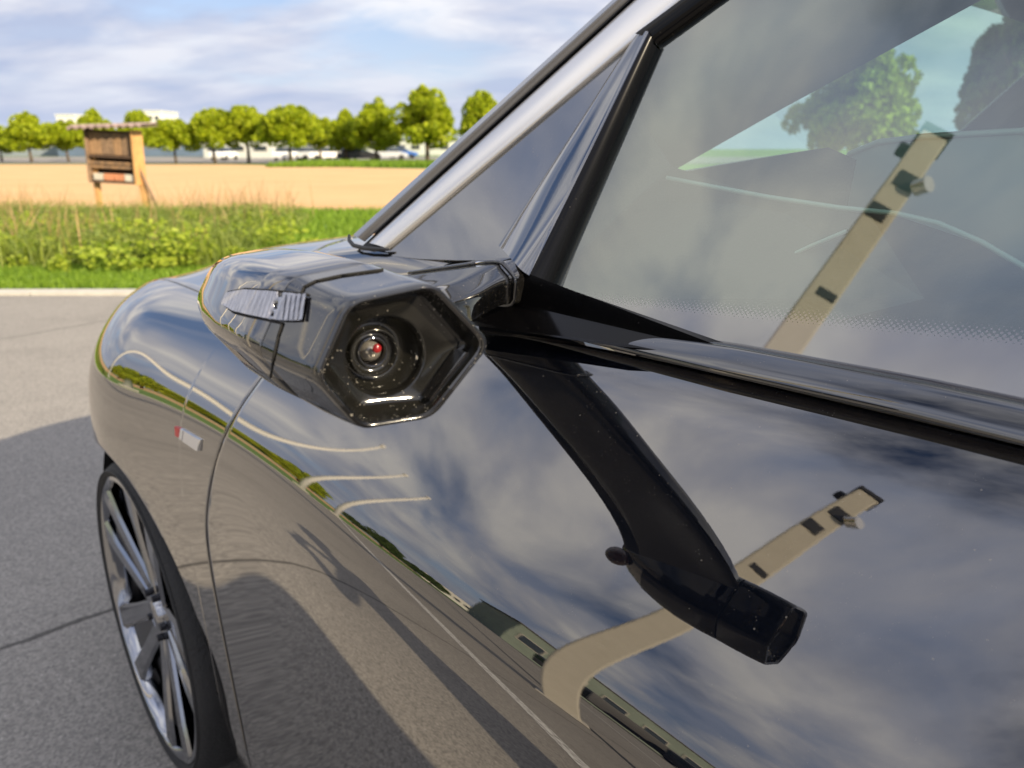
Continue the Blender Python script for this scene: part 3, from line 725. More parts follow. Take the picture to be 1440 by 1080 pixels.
def signal():
    t = NT('signal_lens'); mp_ = t.nd('ShaderNodeMapping'); t.set(mp_.inputs[0], t.coord()); mp_.inputs['Scale'].default_value = (1, .25, .16); st = t.ramp(t.noise(520, 3, .6, mp_.outputs[0]), [(.36, 0), (.66, 1)]); w = t.nd('ShaderNodeTexWave'); t.set(w.inputs['Vector'], t.coord()); w.inputs['Scale'].default_value = 160; w.inputs['Distortion'].default_value = 1.5; w.bands_direction = 'X'
    w2 = t.nd('ShaderNodeTexWave'); t.set(w2.inputs['Vector'], t.coord()); w2.inputs['Scale'].default_value = 420; w2.bands_direction = 'X'
    h = t.math('MULTIPLY', w.outputs[1], w2.outputs[1])
    c = t.mix(t.math('ADD', t.math('MULTIPLY', h, .35), t.math('MULTIPLY', st, .65)), (.15, .155, .19), (.44, .45, .52)); MAT['signal_lens'] = t.done(t.pbr(color=c, rough=.12, metal=.35, coat=1.0, normal=t.bump(h, .18, .001)))
    P = skin_patch('s', [(314, 426), (322, 412), (345, 408), (380, 410), (410, 413), (432, 417)], [(315, 429), (330, 438), (350, 443), (375, 448), (400, 452), (425, 452)], 44, 12, .0016, 'signal_lens', housing)
    o = part('turn_signal', *grid(P), 'signal_lens', housing)
    mb = MB()
    for poly in ([(314, 427), (322, 411), (345, 406.5), (380, 408.5), (410, 411.5), (434, 415)], [(314, 427), (330, 440), (350, 445), (375, 450), (398, 455)], [(398, 455), (392, 472), (386, 500), (381, 530)], [(434, 415), (424, 414), (428, 404), (444, 396), (480, 388), (530, 381), (570, 376)]):
        pts = [];
        for a, b in zip(poly[:-1], poly[1:]):
            for s in np.linspace(0, 1, 6): pts.append(C3(pod_hit(a[0] + (b[0] - a[0]) * s, a[1] + (b[1] - a[1]) * s, .0004)))
        mb.tube(pts, .0007, 6)
    mb.build('signal_seal', 'gap_black', housing, smooth=True)
    # ribbed outer end of the lamp
    for k in range(5):
        P = skin_patch('r', [(402 + 7 * k, 415), (406.5 + 7 * k, 415.5)], [(397 + 7 * k, 451), (401.5 + 7 * k, 451)], 3, 8, .0021, 'signal_lens', housing)
        part('signal_rib', *grid(P), 'signal_lens', housing)
signal()
# down-facing camera under the pod
def underside():
    c = pod_hit(338, 508, -.002); simple('amber_lens', (.11, .045, .035), .1, var=.3, ior=1.9)
    P = []
    for a in np.linspace(-.5, math.pi / 2, 11):
        P.append([c + np.array([.018 * math.cos(a) * math.cos(b), -.002 + .011 * math.cos(a) * math.sin(b), -.014 * math.sin(a) - .003]) for b in np.linspace(0, 2 * math.pi, 24, endpoint=False)])
    V, F = grid(np.array(P), closed_v=True); part('downward_camera', V, F, 'amber_lens', housing)
underside()
# arm
def arm():
    secs = []
    def sec(w, rt, md, rb, d0, d1, d2):
        a, b, c = at_w(*rt, w), at_w(*md, w), at_w(*rb, w); e = lambda p, d: p + np.array([d, 0, 0]); return np.array([a, b, c, e(c, d2), e(b, d1) - [0, 0, .015], e(a, d0) - [0, 0, .03]])
    S0 = sec(-.275, (612, 404), (642, 432), (655, 472), .13, .145, .13)
    S1 = sec(-.37, (655, 388), (682, 408), (684, 446), .14, .155, .135)
    S2 = sec(-.445, (690, 370), (711, 392), (708, 430), .15, .165, .14)
    S3 = sec(-.535, (724, 360), (744, 388), (738, 432), .17, .185, .15)
    Ss = [resample(list(s), 10, .22) for s in (S0 + [0, .05, 0], S0, S1, S2, S3)]
    Sm = [bspline(np.array([s[k] for s in Ss]), np.linspace(0, 1, 20)) for k in range(len(Ss[0]))]
    P = np.array(Sm).transpose(1, 0, 2); V, F = grid(P, closed_v=True); m_ = len(Ss[0]); cc = P.mean(1)
    dn = [np.mean([V[k][2] for k in f]) < cc[f[0] // m_][2] - .004 for f in F]
    part('mirror_arm', V, [f for f, q in zip(F, dn) if not q], 'pod_black', housing, sharp=60); part('arm_underside', V, [f for f, q in zip(F, dn) if q], 'pod_under', housing)
    mb = MB(); r = resample(list(S2 * .75 + S3 * .25), 10, .22); c = r.mean(0); r = c + (r - c) * 1.06
    mb.tube([C3(p) for p in list(r) + [r[0]]], .0022, 8); mb.build('arm_ridge', 'pod_black', housing, smooth=True)
arm()

# ------------------------------------------------------------------ interior
def interior():
    dash = []
    for w in np.linspace(-.60, 2 * WC + .60, 50):
        hood_ = 0.050 * math.exp(-((w + .92) / .17) ** 4); 
        prof = np.array([(1.05, 1.10), (.95, 1.13), (.80, 1.165 + hood_ * .2), (.62, 1.185 + hood_ * .8), (.52, 1.195 + hood_), (.47, 1.175 + hood_ * .7), (.48, 1.11), (.50, 1.04), (.47, .95), (.52, .80), (.7, .6)])
        q = bspline(prof, np.linspace(0, 1, 40)); dash.append(np.column_stack([q[:, 0] + .06, np.full(40, w), q[:, 1]]))
    part('dashboard', *grid(np.array(dash)), 'interior_dark')
    # inner pillar trim between the side glass and the windscreen opening
    a0, a1 = rail((905, 45), (957, 0), -.03, ext=3.0); s0 = at_w(948, 236, -.72); s1 = at_w(1380, 0, -.76); s1 = s0 + (s1 - s0) * 1.5
    g0 = G(772, 396, -.02); P = loft([(G(560, 350, -.03), a1), (G(760, 300, -.03) * .4 + s0 * .6 + np.array([0, 0, .03]), (a1 + s1) / 2 + np.array([.03, 0, .02])), (s0, s1), (s0 + [.03, -.02, -.01], s1 + [.03, -.02, 0])], 30)
    part('pillar_trim', *grid(P), 'interior_grey')
    q = [G(880, 130, -.03), at_w(945, 234, -.69), at_w(1060, 272, -.66), at_w(1220, 297, -.64), at_w(1300, 420, -.62), G(1100, 470, -.03), G(745, 420, -.03)]
    part('corner_trim', np.array(q), [tuple(range(7))], 'interior_dark', smooth=False)
    q = [at_w(x, y, -.74) for x, y in ((925, 252), (950, 244), (1010, 233), (1080, 221), (1165, 207), (1205, 225), (1190, 300), (1060, 290))]
    part('dash_end', np.array(q + [p + np.array([.10, -.05, -.01]) for p in q]), [tuple(range(8)), tuple(range(15, 7, -1))] + [(i, (i + 1) % 8, 8 + (i + 1) % 8, 8 + i) for i in range(8)], 'interior_dark', smooth=False)
    # door card
    P = np.array([[(u, -.56 + .03 * math.cos(k), 1.14 - .09 * k) for k in np.linspace(0, 7, 12)] for u in np.linspace(-1.0, .75, 20)]); part('door_card', *grid(P), 'interior_dark', both=True)
    # side screen pod of the virtual mirror + stitched edge lines
    mb = MB(); pts = [at_w(x, y, -.63) for x, y in ((938, 250), (1000, 262), (1080, 277), (1180, 292), (1260, 300), (1320, 314), (1380, 340), (1440, 375), (1500, 410))]
    mb.tube([C3(p) for p in pts], .0022, 6); pts = [at_w(x, y, -.63) for x, y in ((1030, 363), (1070, 370), (1100, 365), (1140, 346), (1190, 325))]; mb.tube([C3(p) for p in pts], .0018, 6)
    mb.build('trim_piping', 'interior_pale', car, smooth=True)
    P = [[at_w(x, y, -.65) for x, y in ((938, 252), (1080, 279), (1260, 303), (1380, 343), (1500, 413))], [at_w(x, y, -.67) + np.array([0, 0, -.2]) for x, y in ((938, 252), (1080, 279), (1260, 303), (1380, 343), (1500, 413))]]
    part('door_shoulder', *grid(np.array(P)), 'interior_dark')
    # instrument hood outline seen through the glass
    pts = [at_w(x, y, -.80) for x, y in ((1168, 280), (1175, 248), (1195, 216), (1235, 200), (1300, 192), (1440, 184), (1560, 186))]
    mb = MB(); mb.tube([C3(p) for p in pts], .003, 8); mb.build('instrument_edge', 'interior_pale', car, smooth=True)
    lo = [p + np.array([.02, -.03, -.14]) for p in pts]; part('instrument_hood', *grid(np.array([pts, lo])), 'interior_pale')
    # steering wheel
    c = np.array([.30, -.92, 1.08]); ax = Vector((-.9, 0, .42)).normalized(); a = Vector((0, 1, 0)); b = ax.cross(a)
    mb = MB(); mb.tube([C3(c + .185 * np.array(math.cos(t) * a + math.sin(t) * b)) for t in np.linspace(0, 2 * math.pi, 40)], .016, 10, False)
    for t in (0, math.pi, -math.pi / 2): mb.tube([C3(c), C3(c + .185 * np.array(math.cos(t) * a + math.sin(t) * b))], .018, 8)
    mb.tube([C3(c), C3(c + np.array([.25, 0, -.12]))], .04, 12); mb.build('steering_wheel', 'interior_dark', car, smooth=True)
    for sx in (-.92, -1.68):
        for u, zc, d, tilt in ((-.35, .62, (.52, .50, .16), 0), (-.64, .93, (.15, .50, .62), -.3), (-.76, 1.30, (.09, .26, .18), -.25)):
            mb = MB(); mb.box(C3((u, sx, zc)), d, Matrix.Rotation(tilt, 3, 'Y')); mb.build('seat', 'interior_dark', car, bevel=.04)
    mb = MB(); mb.box(C3((-.2, WC, .40)), (2.4, 1.5, .05)); mb.build('cabin_floor', 'interior_dark', car)
interior()

# ================================================================== surroundings
def ground_mats():
    t = NT('asphalt'); p = t.pos()
    big = t.noise(0.5, 6, .6, p); fine = t.noise(60, 5, .7, p); agg = t.voro(170, p, out='Color'); bw = t.nd('ShaderNodeRGBToBW'); t.set(bw.inputs[0], agg)
    c = t.mix(t.ramp(big, [(.3, 0), (.7, 1)]), (.222, .208, .190), (.290, .272, .246))
    c = t.mix(t.ramp(bw.outputs[0], [(.1, 0), (.9, 1)]), t.mix(.4, c, (.07, .07, .072)), t.mix(.35, c, (.46, .43, .39)))
    c = t.mix(t.math('MULTIPLY', t.ramp(fine, [(.52, 0), (.62, 1)]), .35), c, (.06, .06, .06))
    patch = t.ramp(t.noise(1.3, 7, .68, p), [(.50, 0), (.72, 1)]); c = t.mix(t.math('MULTIPLY', patch, .28), c, (.10, .095, .09))
    stone = t.math('MULTIPLY', t.math('LESS_THAN', t.voro(38, p), .13), t.math('GREATER_THAN', t.noise(9, 3, .6, p), .54)); c = t.mix(t.math('MULTIPLY', stone, .6), c, (.50, .47, .43))
    crack = t.voro(.22, t.mix(.12, p, t.noise(1.5, 4, .6, p, out=1), 'ADD'), 'DISTANCE_TO_EDGE'); ck = t.math('LESS_THAN', crack, .0018)
    c = t.mix(t.math('MULTIPLY', ck, .7), c, (.035, .034, .033))
    MAT['asphalt'] = t.done(t.pbr(color=c, rough=.9, spec=.12, normal=t.bump(t.math('ADD', bw.outputs[0], fine), .35, .004)))
    t = NT('field'); p = t.pos(); n = t.noise(.25, 6, .6, p); f = t.noise(9, 5, .7, p)
    mp = t.nd('ShaderNodeMapping'); t.set(mp.inputs[0], p); mp.inputs['Scale'].default_value = (.05, 2.2, 1); rows = t.noise(1.6, 3, .5, mp.outputs[0])
    c = t.mix(t.ramp(n, [(.3, 0), (.7, 1)]), (.56, .32, .13), (.65, .41, .185)); c = t.mix(t.ramp(f, [(.35, 0), (.7, .5)]), c, (.42, .25, .12)); c = t.mix(t.ramp(rows, [(.45, 0), (.65, .35)]), c, (.56, .40, .23))
    MAT['field'] = t.done(t.pbr(color=c, rough=.95, normal=t.bump(f, .6, .05)))
    t = NT('grass_ground'); p = t.pos(); n = t.noise(.8, 6, .6, p); f = t.noise(25, 5, .7, p)
    c = t.mix(t.ramp(n, [(.3, 0), (.7, 1)]), (.085, .17, .020), (.15, .26, .035)); c = t.mix(t.ramp(f, [(.4, 0), (.7, .6)]), c, (.05, .10, .015))
    MAT['grass_ground'] = t.done(t.pbr(color=c, rough=.95, normal=t.bump(f, .6, .03)))
    t = NT('kerb'); p = t.pos(); n = t.noise(8, 5, .6, p); c = t.mix(n, (.34, .32, .28), (.55, .52, .46)); MAT['kerb'] = t.done(t.pbr(color=c, rough=.9, normal=t.bump(n, .3, .01)))
    t = NT('road_paint'); p = t.pos(); n = t.noise(30, 5, .7, p); a = t.ramp(n, [(.42, 0), (.55, 1)]); c = t.mix(a, (.22, .21, .20), (.62, .61, .58)); MAT['road_paint'] = t.done(t.pbr(color=c, rough=.8))
    simple('tar', (.022, .022, .023), .6)
ground_mats()
def sheet(name, pts, z, mat): return struct(mesh(name, [(x, y, z) for x, y in pts], [tuple(range(len(pts)))], mat, smooth=False))
sheet('ground', [(-2500, -2500), (2500, -2500), (2500, 2500), (-2500, 2500)], -.03, 'grass_ground')
sheet('asphalt', [(-150, -90), (70, -90), (70, 7.1), (-150, 7.1)], 0, 'asphalt')
sheet('verge', [(-160, 7.32), (90, 7.32), (90, 17.2), (-160, 17.2)], .012, 'grass_ground')
sheet('field', [(-160, 17.2), (90, 17.2), (14, 42), (-7.0, 54), (-24, 68.5), (-160, 69)], .02, 'field')
sheet('car_park_surface', [(-170, 76), (90, 72), (90, 135), (-170, 135)], .02, 'asphalt')
# pale edging of flush concrete blocks
kb = bpy.data.meshes.new('edging_block'); mbk = MB(); mbk.box((0, 0, 0), (.985, .20, .10)); kb.from_pydata(mbk.V, [], mbk.F); kb.materials.append(MAT['kerb'])
kroot = empty('edging', (-4, 7.21, 0)); kroot['kind'] = 'structure'
for i in range(60):
    o = bpy.data.objects.new('edging_block', kb); COL.objects.link(o); o.parent = kroot; o.location = (-36 + i * 1.0, random.uniform(-.008, .008), -.022 + random.uniform(-.003, .004)); o.rotation_euler = (random.uniform(-.01, .01), 0, random.uniform(-.006, .006))
def stripe(name, a, b, w, z, mat):
    a, b = Vector(a), Vector(b); d = (b - a).normalized(); n = Vector((-d.y, d.x)) * w / 2
    return sheet(name, [tuple(a + n), tuple(b + n), tuple(b - n), tuple(a - n)], z, mat)
stripe('road_marking', (-1.2, .15), (-20, 6.75), .10, .004, 'road_paint')
stripe('tar_seam', (-2.0, -.6), (-34, 5.2), .10, .005, 'tar')
stripe('road_marking', (-6.0, -2.2), (-60, 3.6), .10, .004, 'road_paint')

# ------------------------------------------------------------------ vegetation
def leaf_mat(name, a, b, tr=.35):
    t = NT(name); oi = t.nd('ShaderNodeNewGeometry'); n = t.noise(.9, 3, .6, t.pos()); f = t.math('ADD', t.math('MULTIPLY', oi.outputs['Random Per Island'], .6), t.math('MULTIPLY', n, .5))
    c = t.mix(t.ramp(f, [(.2, 0), (.9, 1)]), a, b)
    d = t.pbr(color=c, rough=.55, spec=.3); tl = t.nd('ShaderNodeBsdfTranslucent'); t.set(tl.inputs[0], t.mix(.5, c, (.30, .42, .03)))
    m = t.nd('ShaderNodeMixShader'); m.inputs[0].default_value = tr; t.set(m.inputs[1], d); t.set(m.inputs[2], tl.outputs[0]); MAT[name] = t.done(m.outputs[0])
leaf_mat('leaf', (.20, .27, .008), (.50, .55, .02), .5)
leaf_mat('leaf_light', (.12, .19, .015), (.32, .40, .04), .4)
leaf_mat('leaf_dark', (.03, .055, .012), (.08, .12, .02), .25)
leaf_mat('blade', (.08, .16, .012), (.24, .36, .035), .4)
leaf_mat('blade_tall', (.08, .13, .02), (.27, .31, .07), .35)
leaf_mat('blade_yellow', (.17, .26, .02), (.40, .46, .05), .4)
leaf_mat('blade_dry', (.22, .14, .06), (.42, .28, .14), .2)
simple('bark', (.10, .075, .05), .9, var=.3, bump=.5, bscale=20)
def quads_mesh(name, C, A, B):
    """many separate quads: centres C, half-axes A,B (n,3)"""
    n = len(C); V = np.stack([C - A - B, C + A - B, C + A + B, C - A + B], 1).reshape(-1, 3)
    me = bpy.data.meshes.new(name); me.vertices.add(4 * n); me.vertices.foreach_set('co', V.ravel()); me.loops.add(4 * n); me.loops.foreach_set('vertex_index', np.arange(4 * n)); me.polygons.add(n)
    me.polygons.foreach_set('loop_start', np.arange(n) * 4); me.polygons.foreach_set('loop_total', np.full(n, 4)); me.update(); me.validate(); return me
def unit(n):
    v = RNG.normal(size=(n, 3)); return v / np.linalg.norm(v, axis=1, keepdims=True)
def crown_mesh(name, n, rx, rz, zc, leaf, lumps=26, mat='leaf'):
    lumps *= 2; L = unit(lumps) * RNG.uniform(.35, .84, (lumps, 1)); lr = RNG.uniform(.18, .32, lumps)
    k = RNG.integers(0, lumps, n); P = L[k] + unit(n) * (lr[k] * RNG.uniform(.55, 1.0, n) ** .5)[:, None]
    taper = np.clip(1.08 - .38 * P[:, 2], .4, 1.3)
    P = P * np.array([rx, rx, rz]); P[:, :2] *= taper[:, None]; P[:, 2] += zc
    d1 = unit(n); d2 = np.cross(d1, unit(n)); d2 /= np.linalg.norm(d2, axis=1, keepdims=True) + 1e-9; s = RNG.uniform(.6, 1.3, (n, 1)) * leaf
    me = quads_mesh(name, P, d1 * s, d2 * s * .7); me.materials.append(MAT[mat]); return me
def trunk_mesh(name, h, r, crown_z, spread):
    mb = MB(); mb.tube([(0, 0, -.05), (.02, 0, h * .3), (-.03, .02, h * .6), (0, 0, h)], [r * 1.3, r, r * .8, r * .35], 10)
    for i in range(7):
        a = i * 2.4; z0 = h * (.42 + .07 * i); mb.tube([(0, 0, z0), (math.cos(a) * spread * .4, math.sin(a) * spread * .4, z0 + spread * .35), (math.cos(a) * spread * .8, math.sin(a) * spread * .8, z0 + spread * .9)], [r * .4, r * .25, r * .1], 6)
    me = bpy.data.meshes.new(name); me.from_pydata(mb.V, [], mb.F); me.materials.append(MAT['bark']); me.shade_smooth(); return me
CROWNS = [crown_mesh('crown', 9000, 1.0, 1.0, 0, .05, 28), crown_mesh('crown', 9000, 1.0, 1.0, 0, .05, 20), crown_mesh('crown', 9000, 1.0, 1.0, 0, .05, 34), crown_mesh('crown', 9000, 1.0, 1.0, 0, .05, 24)]
CROWN_D = crown_mesh('crown', 9000, 1, 1, 0, .05, 24, 'leaf_dark'); CROWN_L = crown_mesh('crown', 14000, 1, 1, 0, .042, 36, 'leaf_light')
TRUNK = trunk_mesh('trunk', 1.0, .035, 0, .35)
def tree(loc, height, rx, label, group=None, crown=None, clear=.28):
    r = empty('tree', loc, random.uniform(0, 6.28)); tag(r, label, 'tree', group)
    t = bpy.data.objects.new('trunk', TRUNK); COL.objects.link(t); t.parent = r; t.scale = (height * .74,) * 3
    c = bpy.data.objects.new('crown', crown or random.choice(CROWNS)); COL.objects.link(c); c.parent = r
    hz = height * (1 - clear) / 2; c.scale = (rx * random.uniform(.93, 1.06), rx * random.uniform(.93, 1.06), hz); c.location = (0, 0, height - hz); return r
def px_ground(px, Y, z=0): return (px - 720) * (Y * math.cos(R(PITCH)) + (H - z) * math.sin(R(PITCH))) / FPX
def px_height(py, Y): return H + Y * math.tan(math.atan((540 - py) / FPX) - R(PITCH))
row_ = [(3, 174, 20, 84, 'at the left edge of the view beyond the field'), (45, 157, 27, 80, 'second from the left edge in the row beyond the field'), (97, 165, 25, 82, 'just left of the insect hotel in the row beyond the field'),
        (142, 152, 20, 90, 'showing only its top above the insect hotel roof'), (200, 148, 21, 88, 'narrow and tall, just right of the insect hotel'), (248, 163, 31, 76, 'low and broad, second right of the insect hotel'),
        (303, 147, 27, 76, 'round, third right of the insect hotel'), (350, 143, 27, 77, 'fourth right of the insect hotel, above the pale shed'), (410, 142, 36, 74, 'wide and egg-shaped, left of the black parked car'),
        (452, 160, 22, 84, 'half hidden behind the wide egg-shaped tree'), (488, 153, 25, 78, 'directly above the black parked car beyond the field'), (531, 138, 28, 74, 'pointed, right of the black parked car'),
        (601, 120, 38, 69, 'the largest of the row, left of the car pillar'), (674, 121, 23, 74, 'partly cut off by the car pillar, last visible of the row')]
for px, py, hw, Y, lb in row_:
    h = px_height(py, Y); rx = hw * Y / FPX * 1.17; tree((px_ground(px, Y), Y, 0), h, rx, 'leafy green roadside tree ' + lb, 'row of trees beyond the field', clear=.19 if hw > 22 else .2)
for i, (X, Y, h, rx, lb) in enumerate(((12.7, 30, 5.4, 2.3, 'light green tree seen through the windscreen of the car'), (18.9, 30, 7.2, 2.0, 'dark tree at the right edge, seen through the car windows'), (-56, 22, 6, 2.6, 'tree left of the camera, mirrored small in the door'), (-60, 14, 5.2, 2.4, 'tree mirrored in the door beside the white hall'))):
    tree((X, Y, 0), h, rx, lb, None, CROWN_L if i == 0 else (CROWN_D if i in (1, 3) else None), .12)
def blades(name, n, region, hmin, hmax, width, lean, mat, label, cat, dens=None):
    x0, x1, y0, y1 = region; X = RNG.uniform(x0, x1, n); Y = RNG.uniform(y0, y1, n)
    if dens is not None:
        k = dens(X, Y) > RNG.uniform(0, 1, n); X = X[k]; Y = Y[k]; n = len(X)
    h = RNG.uniform(hmin, hmax, n); a = RNG.uniform(0, 2 * math.pi, n); b = RNG.uniform(0, 2 * math.pi, n); l = h * RNG.uniform(0, lean, n); w = width * RNG.uniform(.6, 1.3, n)
    base = np.stack([X, Y, np.zeros(n)], 1); sd_ = np.stack([np.cos(a), np.sin(a), np.zeros(n)], 1) * w[:, None] / 2; ln = np.stack([np.cos(b), np.sin(b), np.zeros(n)], 1)
    mid = base + ln * (l * .3)[:, None] + np.stack([0 * h, 0 * h, h * .6], 1); tip = base + ln * l[:, None] + np.stack([0 * h, 0 * h, h], 1)
    V = np.stack([base - sd_, base + sd_, mid + sd_ * .8, mid - sd_ * .8, tip], 1).reshape(-1, 3)
    me = bpy.data.meshes.new(name); i = np.arange(n)[:, None] * 5; F = np.concatenate([(i + [0, 1, 2, 3])], 1); T = i + np.array([3, 2, 4])
    li = np.concatenate([F, T], 1).ravel(); me.vertices.add(5 * n); me.vertices.foreach_set('co', V.ravel()); me.loops.add(7 * n); me.loops.foreach_set('vertex_index', li); me.polygons.add(2 * n)
    ls = (np.arange(n)[:, None] * 7 + np.array([0, 4])).ravel(); me.polygons.foreach_set('loop_start', ls); me.polygons.foreach_set('loop_total', np.tile([4, 3], n)); me.update(); me.validate()
    o = link(name, me, mat, None, False); tag(o, label, cat, kind='stuff'); return o
def clump(sc, ox, oy, th):
    def f(X, Y): 
        v = np.sin(X * sc + ox + np.sin(Y * sc * 1.3)) * np.sin(Y * sc * 1.1 + oy + np.sin(X * sc * .7)); return np.clip((v + th), 0, 1)
    return f
blades('short_grass', 90000, (-13, 1, 7.34, 9.6), .03, .09, .012, .6, 'blade', 'short bright green grass along the pale road edging', 'grass')
blades('lawn', 60000, (-17, 4, 9.4, 17.1), .06, .16, .022, .6, 'blade', 'green lawn strip between the tall weeds and the bare field', 'grass')
left = lambda X, Y: np.clip((-2.9 - X - .12 * (Y - 9)) * 1.2, 0.0, 1)
blades('tall_grass', 70000, (-18, -1, 8.6, 14.8), .10, .50, .012, 1.2, 'blade_tall', 'tall unmown grass around the insect hotel', 'grass', lambda X, Y: left(X, Y) * clump(1.9, .3, 1.1, .75)(X, Y))
blades('yellow_weeds', 9000, (-9, -3.0, 8.9, 12.2), .15, .36, .03, .9, 'blade_yellow', 'yellow green leafy weeds in the tall grass left of the car', 'weeds', lambda X, Y: left(X, Y) * clump(2.1, 1.3, 0.1, .15)(X, Y))
blades('dry_grass', 4500, (-17, -2.6, 8.8, 15.5), .35, .85, .014, .5, 'blade_dry', 'brown dry grass stalks standing among the tall grass', 'grass', lambda X, Y: left(X, Y) * clump(1.2, 2.3, .4, .3)(X, Y))
def weed_leaves(name, n_cl, per, region, hmin, hmax, leaf, mat, label, dens):
    x0, x1, y0, y1 = region; X = RNG.uniform(x0, x1, n_cl); Y = RNG.uniform(y0, y1, n_cl); k = dens(X, Y) > RNG.uniform(0, 1, n_cl); X, Y = X[k], Y[k]; m = len(X)
    hh = RNG.uniform(hmin, hmax, m); idx = np.repeat(np.arange(m), per); n = len(idx); r = RNG.uniform(0, 1, n) ** .5 * hh[idx] * .55; a = RNG.uniform(0, 6.283, n); z = RNG.uniform(.05, 1, n) ** .7 * hh[idx] * (1 - (r / (hh[idx] * .75)) ** 2 * .5)
    P = np.stack([X[idx] + r * np.cos(a), Y[idx] + r * np.sin(a), z], 1); d1 = unit(n); d1[:, 2] = np.abs(d1[:, 2]) * .5; d2 = np.cross(d1, unit(n)); d2 /= np.linalg.norm(d2, axis=1, keepdims=True) + 1e-9; sz = RNG.uniform(.5, 1.3, (n, 1)) * leaf
    me = quads_mesh(name, P, d1 * sz, d2 * sz * .45); o = link(name, me, mat, None, False); tag(o, label, 'weeds', kind='stuff')
weed_leaves('leafy_weeds', 1100, 90, (-17, -1.5, 8.9, 13.8), .10, .48, .028, 'blade_tall', 'leafy green weeds mixed into the tall grass left of the car', lambda X, Y: left(X, Y))
weed_leaves('yellow_leafy_weeds', 260, 110, (-8.5, -2.4, 8.6, 12.5), .10, .42, .03, 'blade_yellow', 'bright yellow green leafy weeds nearest the pale road edging', lambda X, Y: left(X, Y))
weed_leaves('yellow_leafy_bushes', 120, 120, (-6.6, -2.6, 8.3, 10.6), .18, .50, .034, 'blade_yellow', 'loose yellow green leafy bushes just left of the front wing', clump(2.4, .4, .9, .55))
blades('field_edge_grass', 26000, (-18, 9, 58, 72), .15, .5, .07, .5, 'blade', 'green grass bank beyond the field under the trees', 'grass')

# ------------------------------------------------------------------ insect hotel
def hotel():
    simple('old_wood', (.20, .13, .08), .85, var=.35, scale=14, bump=.4, bscale=40); simple('new_wood', (.52, .29, .11), .7, var=.2, scale=8, bump=.2); simple('dark_wood', (.09, .055, .035), .9, var=.3)
    simple('roof_sheet', (.30, .22, .20), .7, var=.3, scale=12); simple('reed', (.28, .17, .09), .8, var=.3, scale=30); simple('red_brick', (.48, .20, .10), .85, var=.2); simple('pale_block', (.50, .46, .38), .85)
    Y = 15.0; r = empty('insect_hotel', (px_ground(172, Y), Y, 0), R(-4)); tag(r, 'wooden insect hotel on two posts with corrugated roof, standing in the tall grass', 'insect hotel')
    T = Matrix.Rotation(R(2.5), 3, 'Y')
    def bx(name, c, d, m, par=None, bev=.006, rot=None): mb = MB(); mb.box(T @ Vector(c), d, T if rot is None else T @ rot); return mb.build(name, m, par or r, bevel=bev)
    bx('post', (-.42, 0, .75), (.09, .09, 1.5), 'new_wood'); bx('post', (.47, .0, .72), (.11, .11, 1.6), 'new_wood', rot=Matrix.Rotation(R(-5), 3, 'Y'))
    mb = MB(); mb.tube([(.50, -.05, .95), (.88, -.1, -.02)], .03, 8); mb.build('brace', 'old_wood', r, smooth=True)
    case = bx('case', (0, .11, 1.17), (.90, .02, .92), 'dark_wood')
    bx('side_board', (-.455, -.03, 1.17), (.035, .30, .96), 'old_wood'); bx('side_board', (.455, -.03, 1.17), (.05, .34, .98), 'new_wood')
    for z in (.71, 1.17, 1.62): bx('shelf', (0, -.03, z), (.87, .28, .035), 'dark_wood')
    for i in range(11):
        bx('plank', (-.39 + i * .078, -.10 + random.uniform(-.006, .006), 1.40), (.070, .02, .40), random.choice(['reed', 'old_wood', 'reed']))
    for i in range(26):
        a = (-.40 + (i % 13) * .066, -.06, .98 + (i // 13) * .07); mb = MB(); mb.tube([T @ Vector((a[0], -.14, a[2])), T @ Vector((a[0], .08, a[2]))], .028, 8); mb.build('reed_bundle', random.choice(['reed', 'old_wood']), r, smooth=False)
    for i in range(4):
        bx('brick', (-.30 + i * .2, -.06, .80), (.18, .16, .12), ['pale_block', 'red_brick', 'red_brick', 'pale_block'][i])
    V = []; n = 60
    for i in range(n):
        x = -.66 + 1.40 * i / (n - 1)
        for y in (-.36, .34): V.append(T @ Vector((x, y, 1.635 + .02 * math.sin(x * 42) + (x + .6) * .07 - (y + .36) * -.05)))
    P = np.array([list(v) for v in V]).reshape(n, 2, 3); P2 = P.copy(); P2[..., 2] += .045
    a, b = grid(P); c, d = grid(P2); mb = MB(); mb.add(a, b); mb.add(c, [f[::-1] for f in d]); k = n * 2
    mb.F += [(2 * i, 2 * i + 2, k + 2 * i + 2, k + 2 * i) for i in range(n - 1)]; mb.build('roof_sheet', 'roof_sheet', r, smooth=False)
hotel()

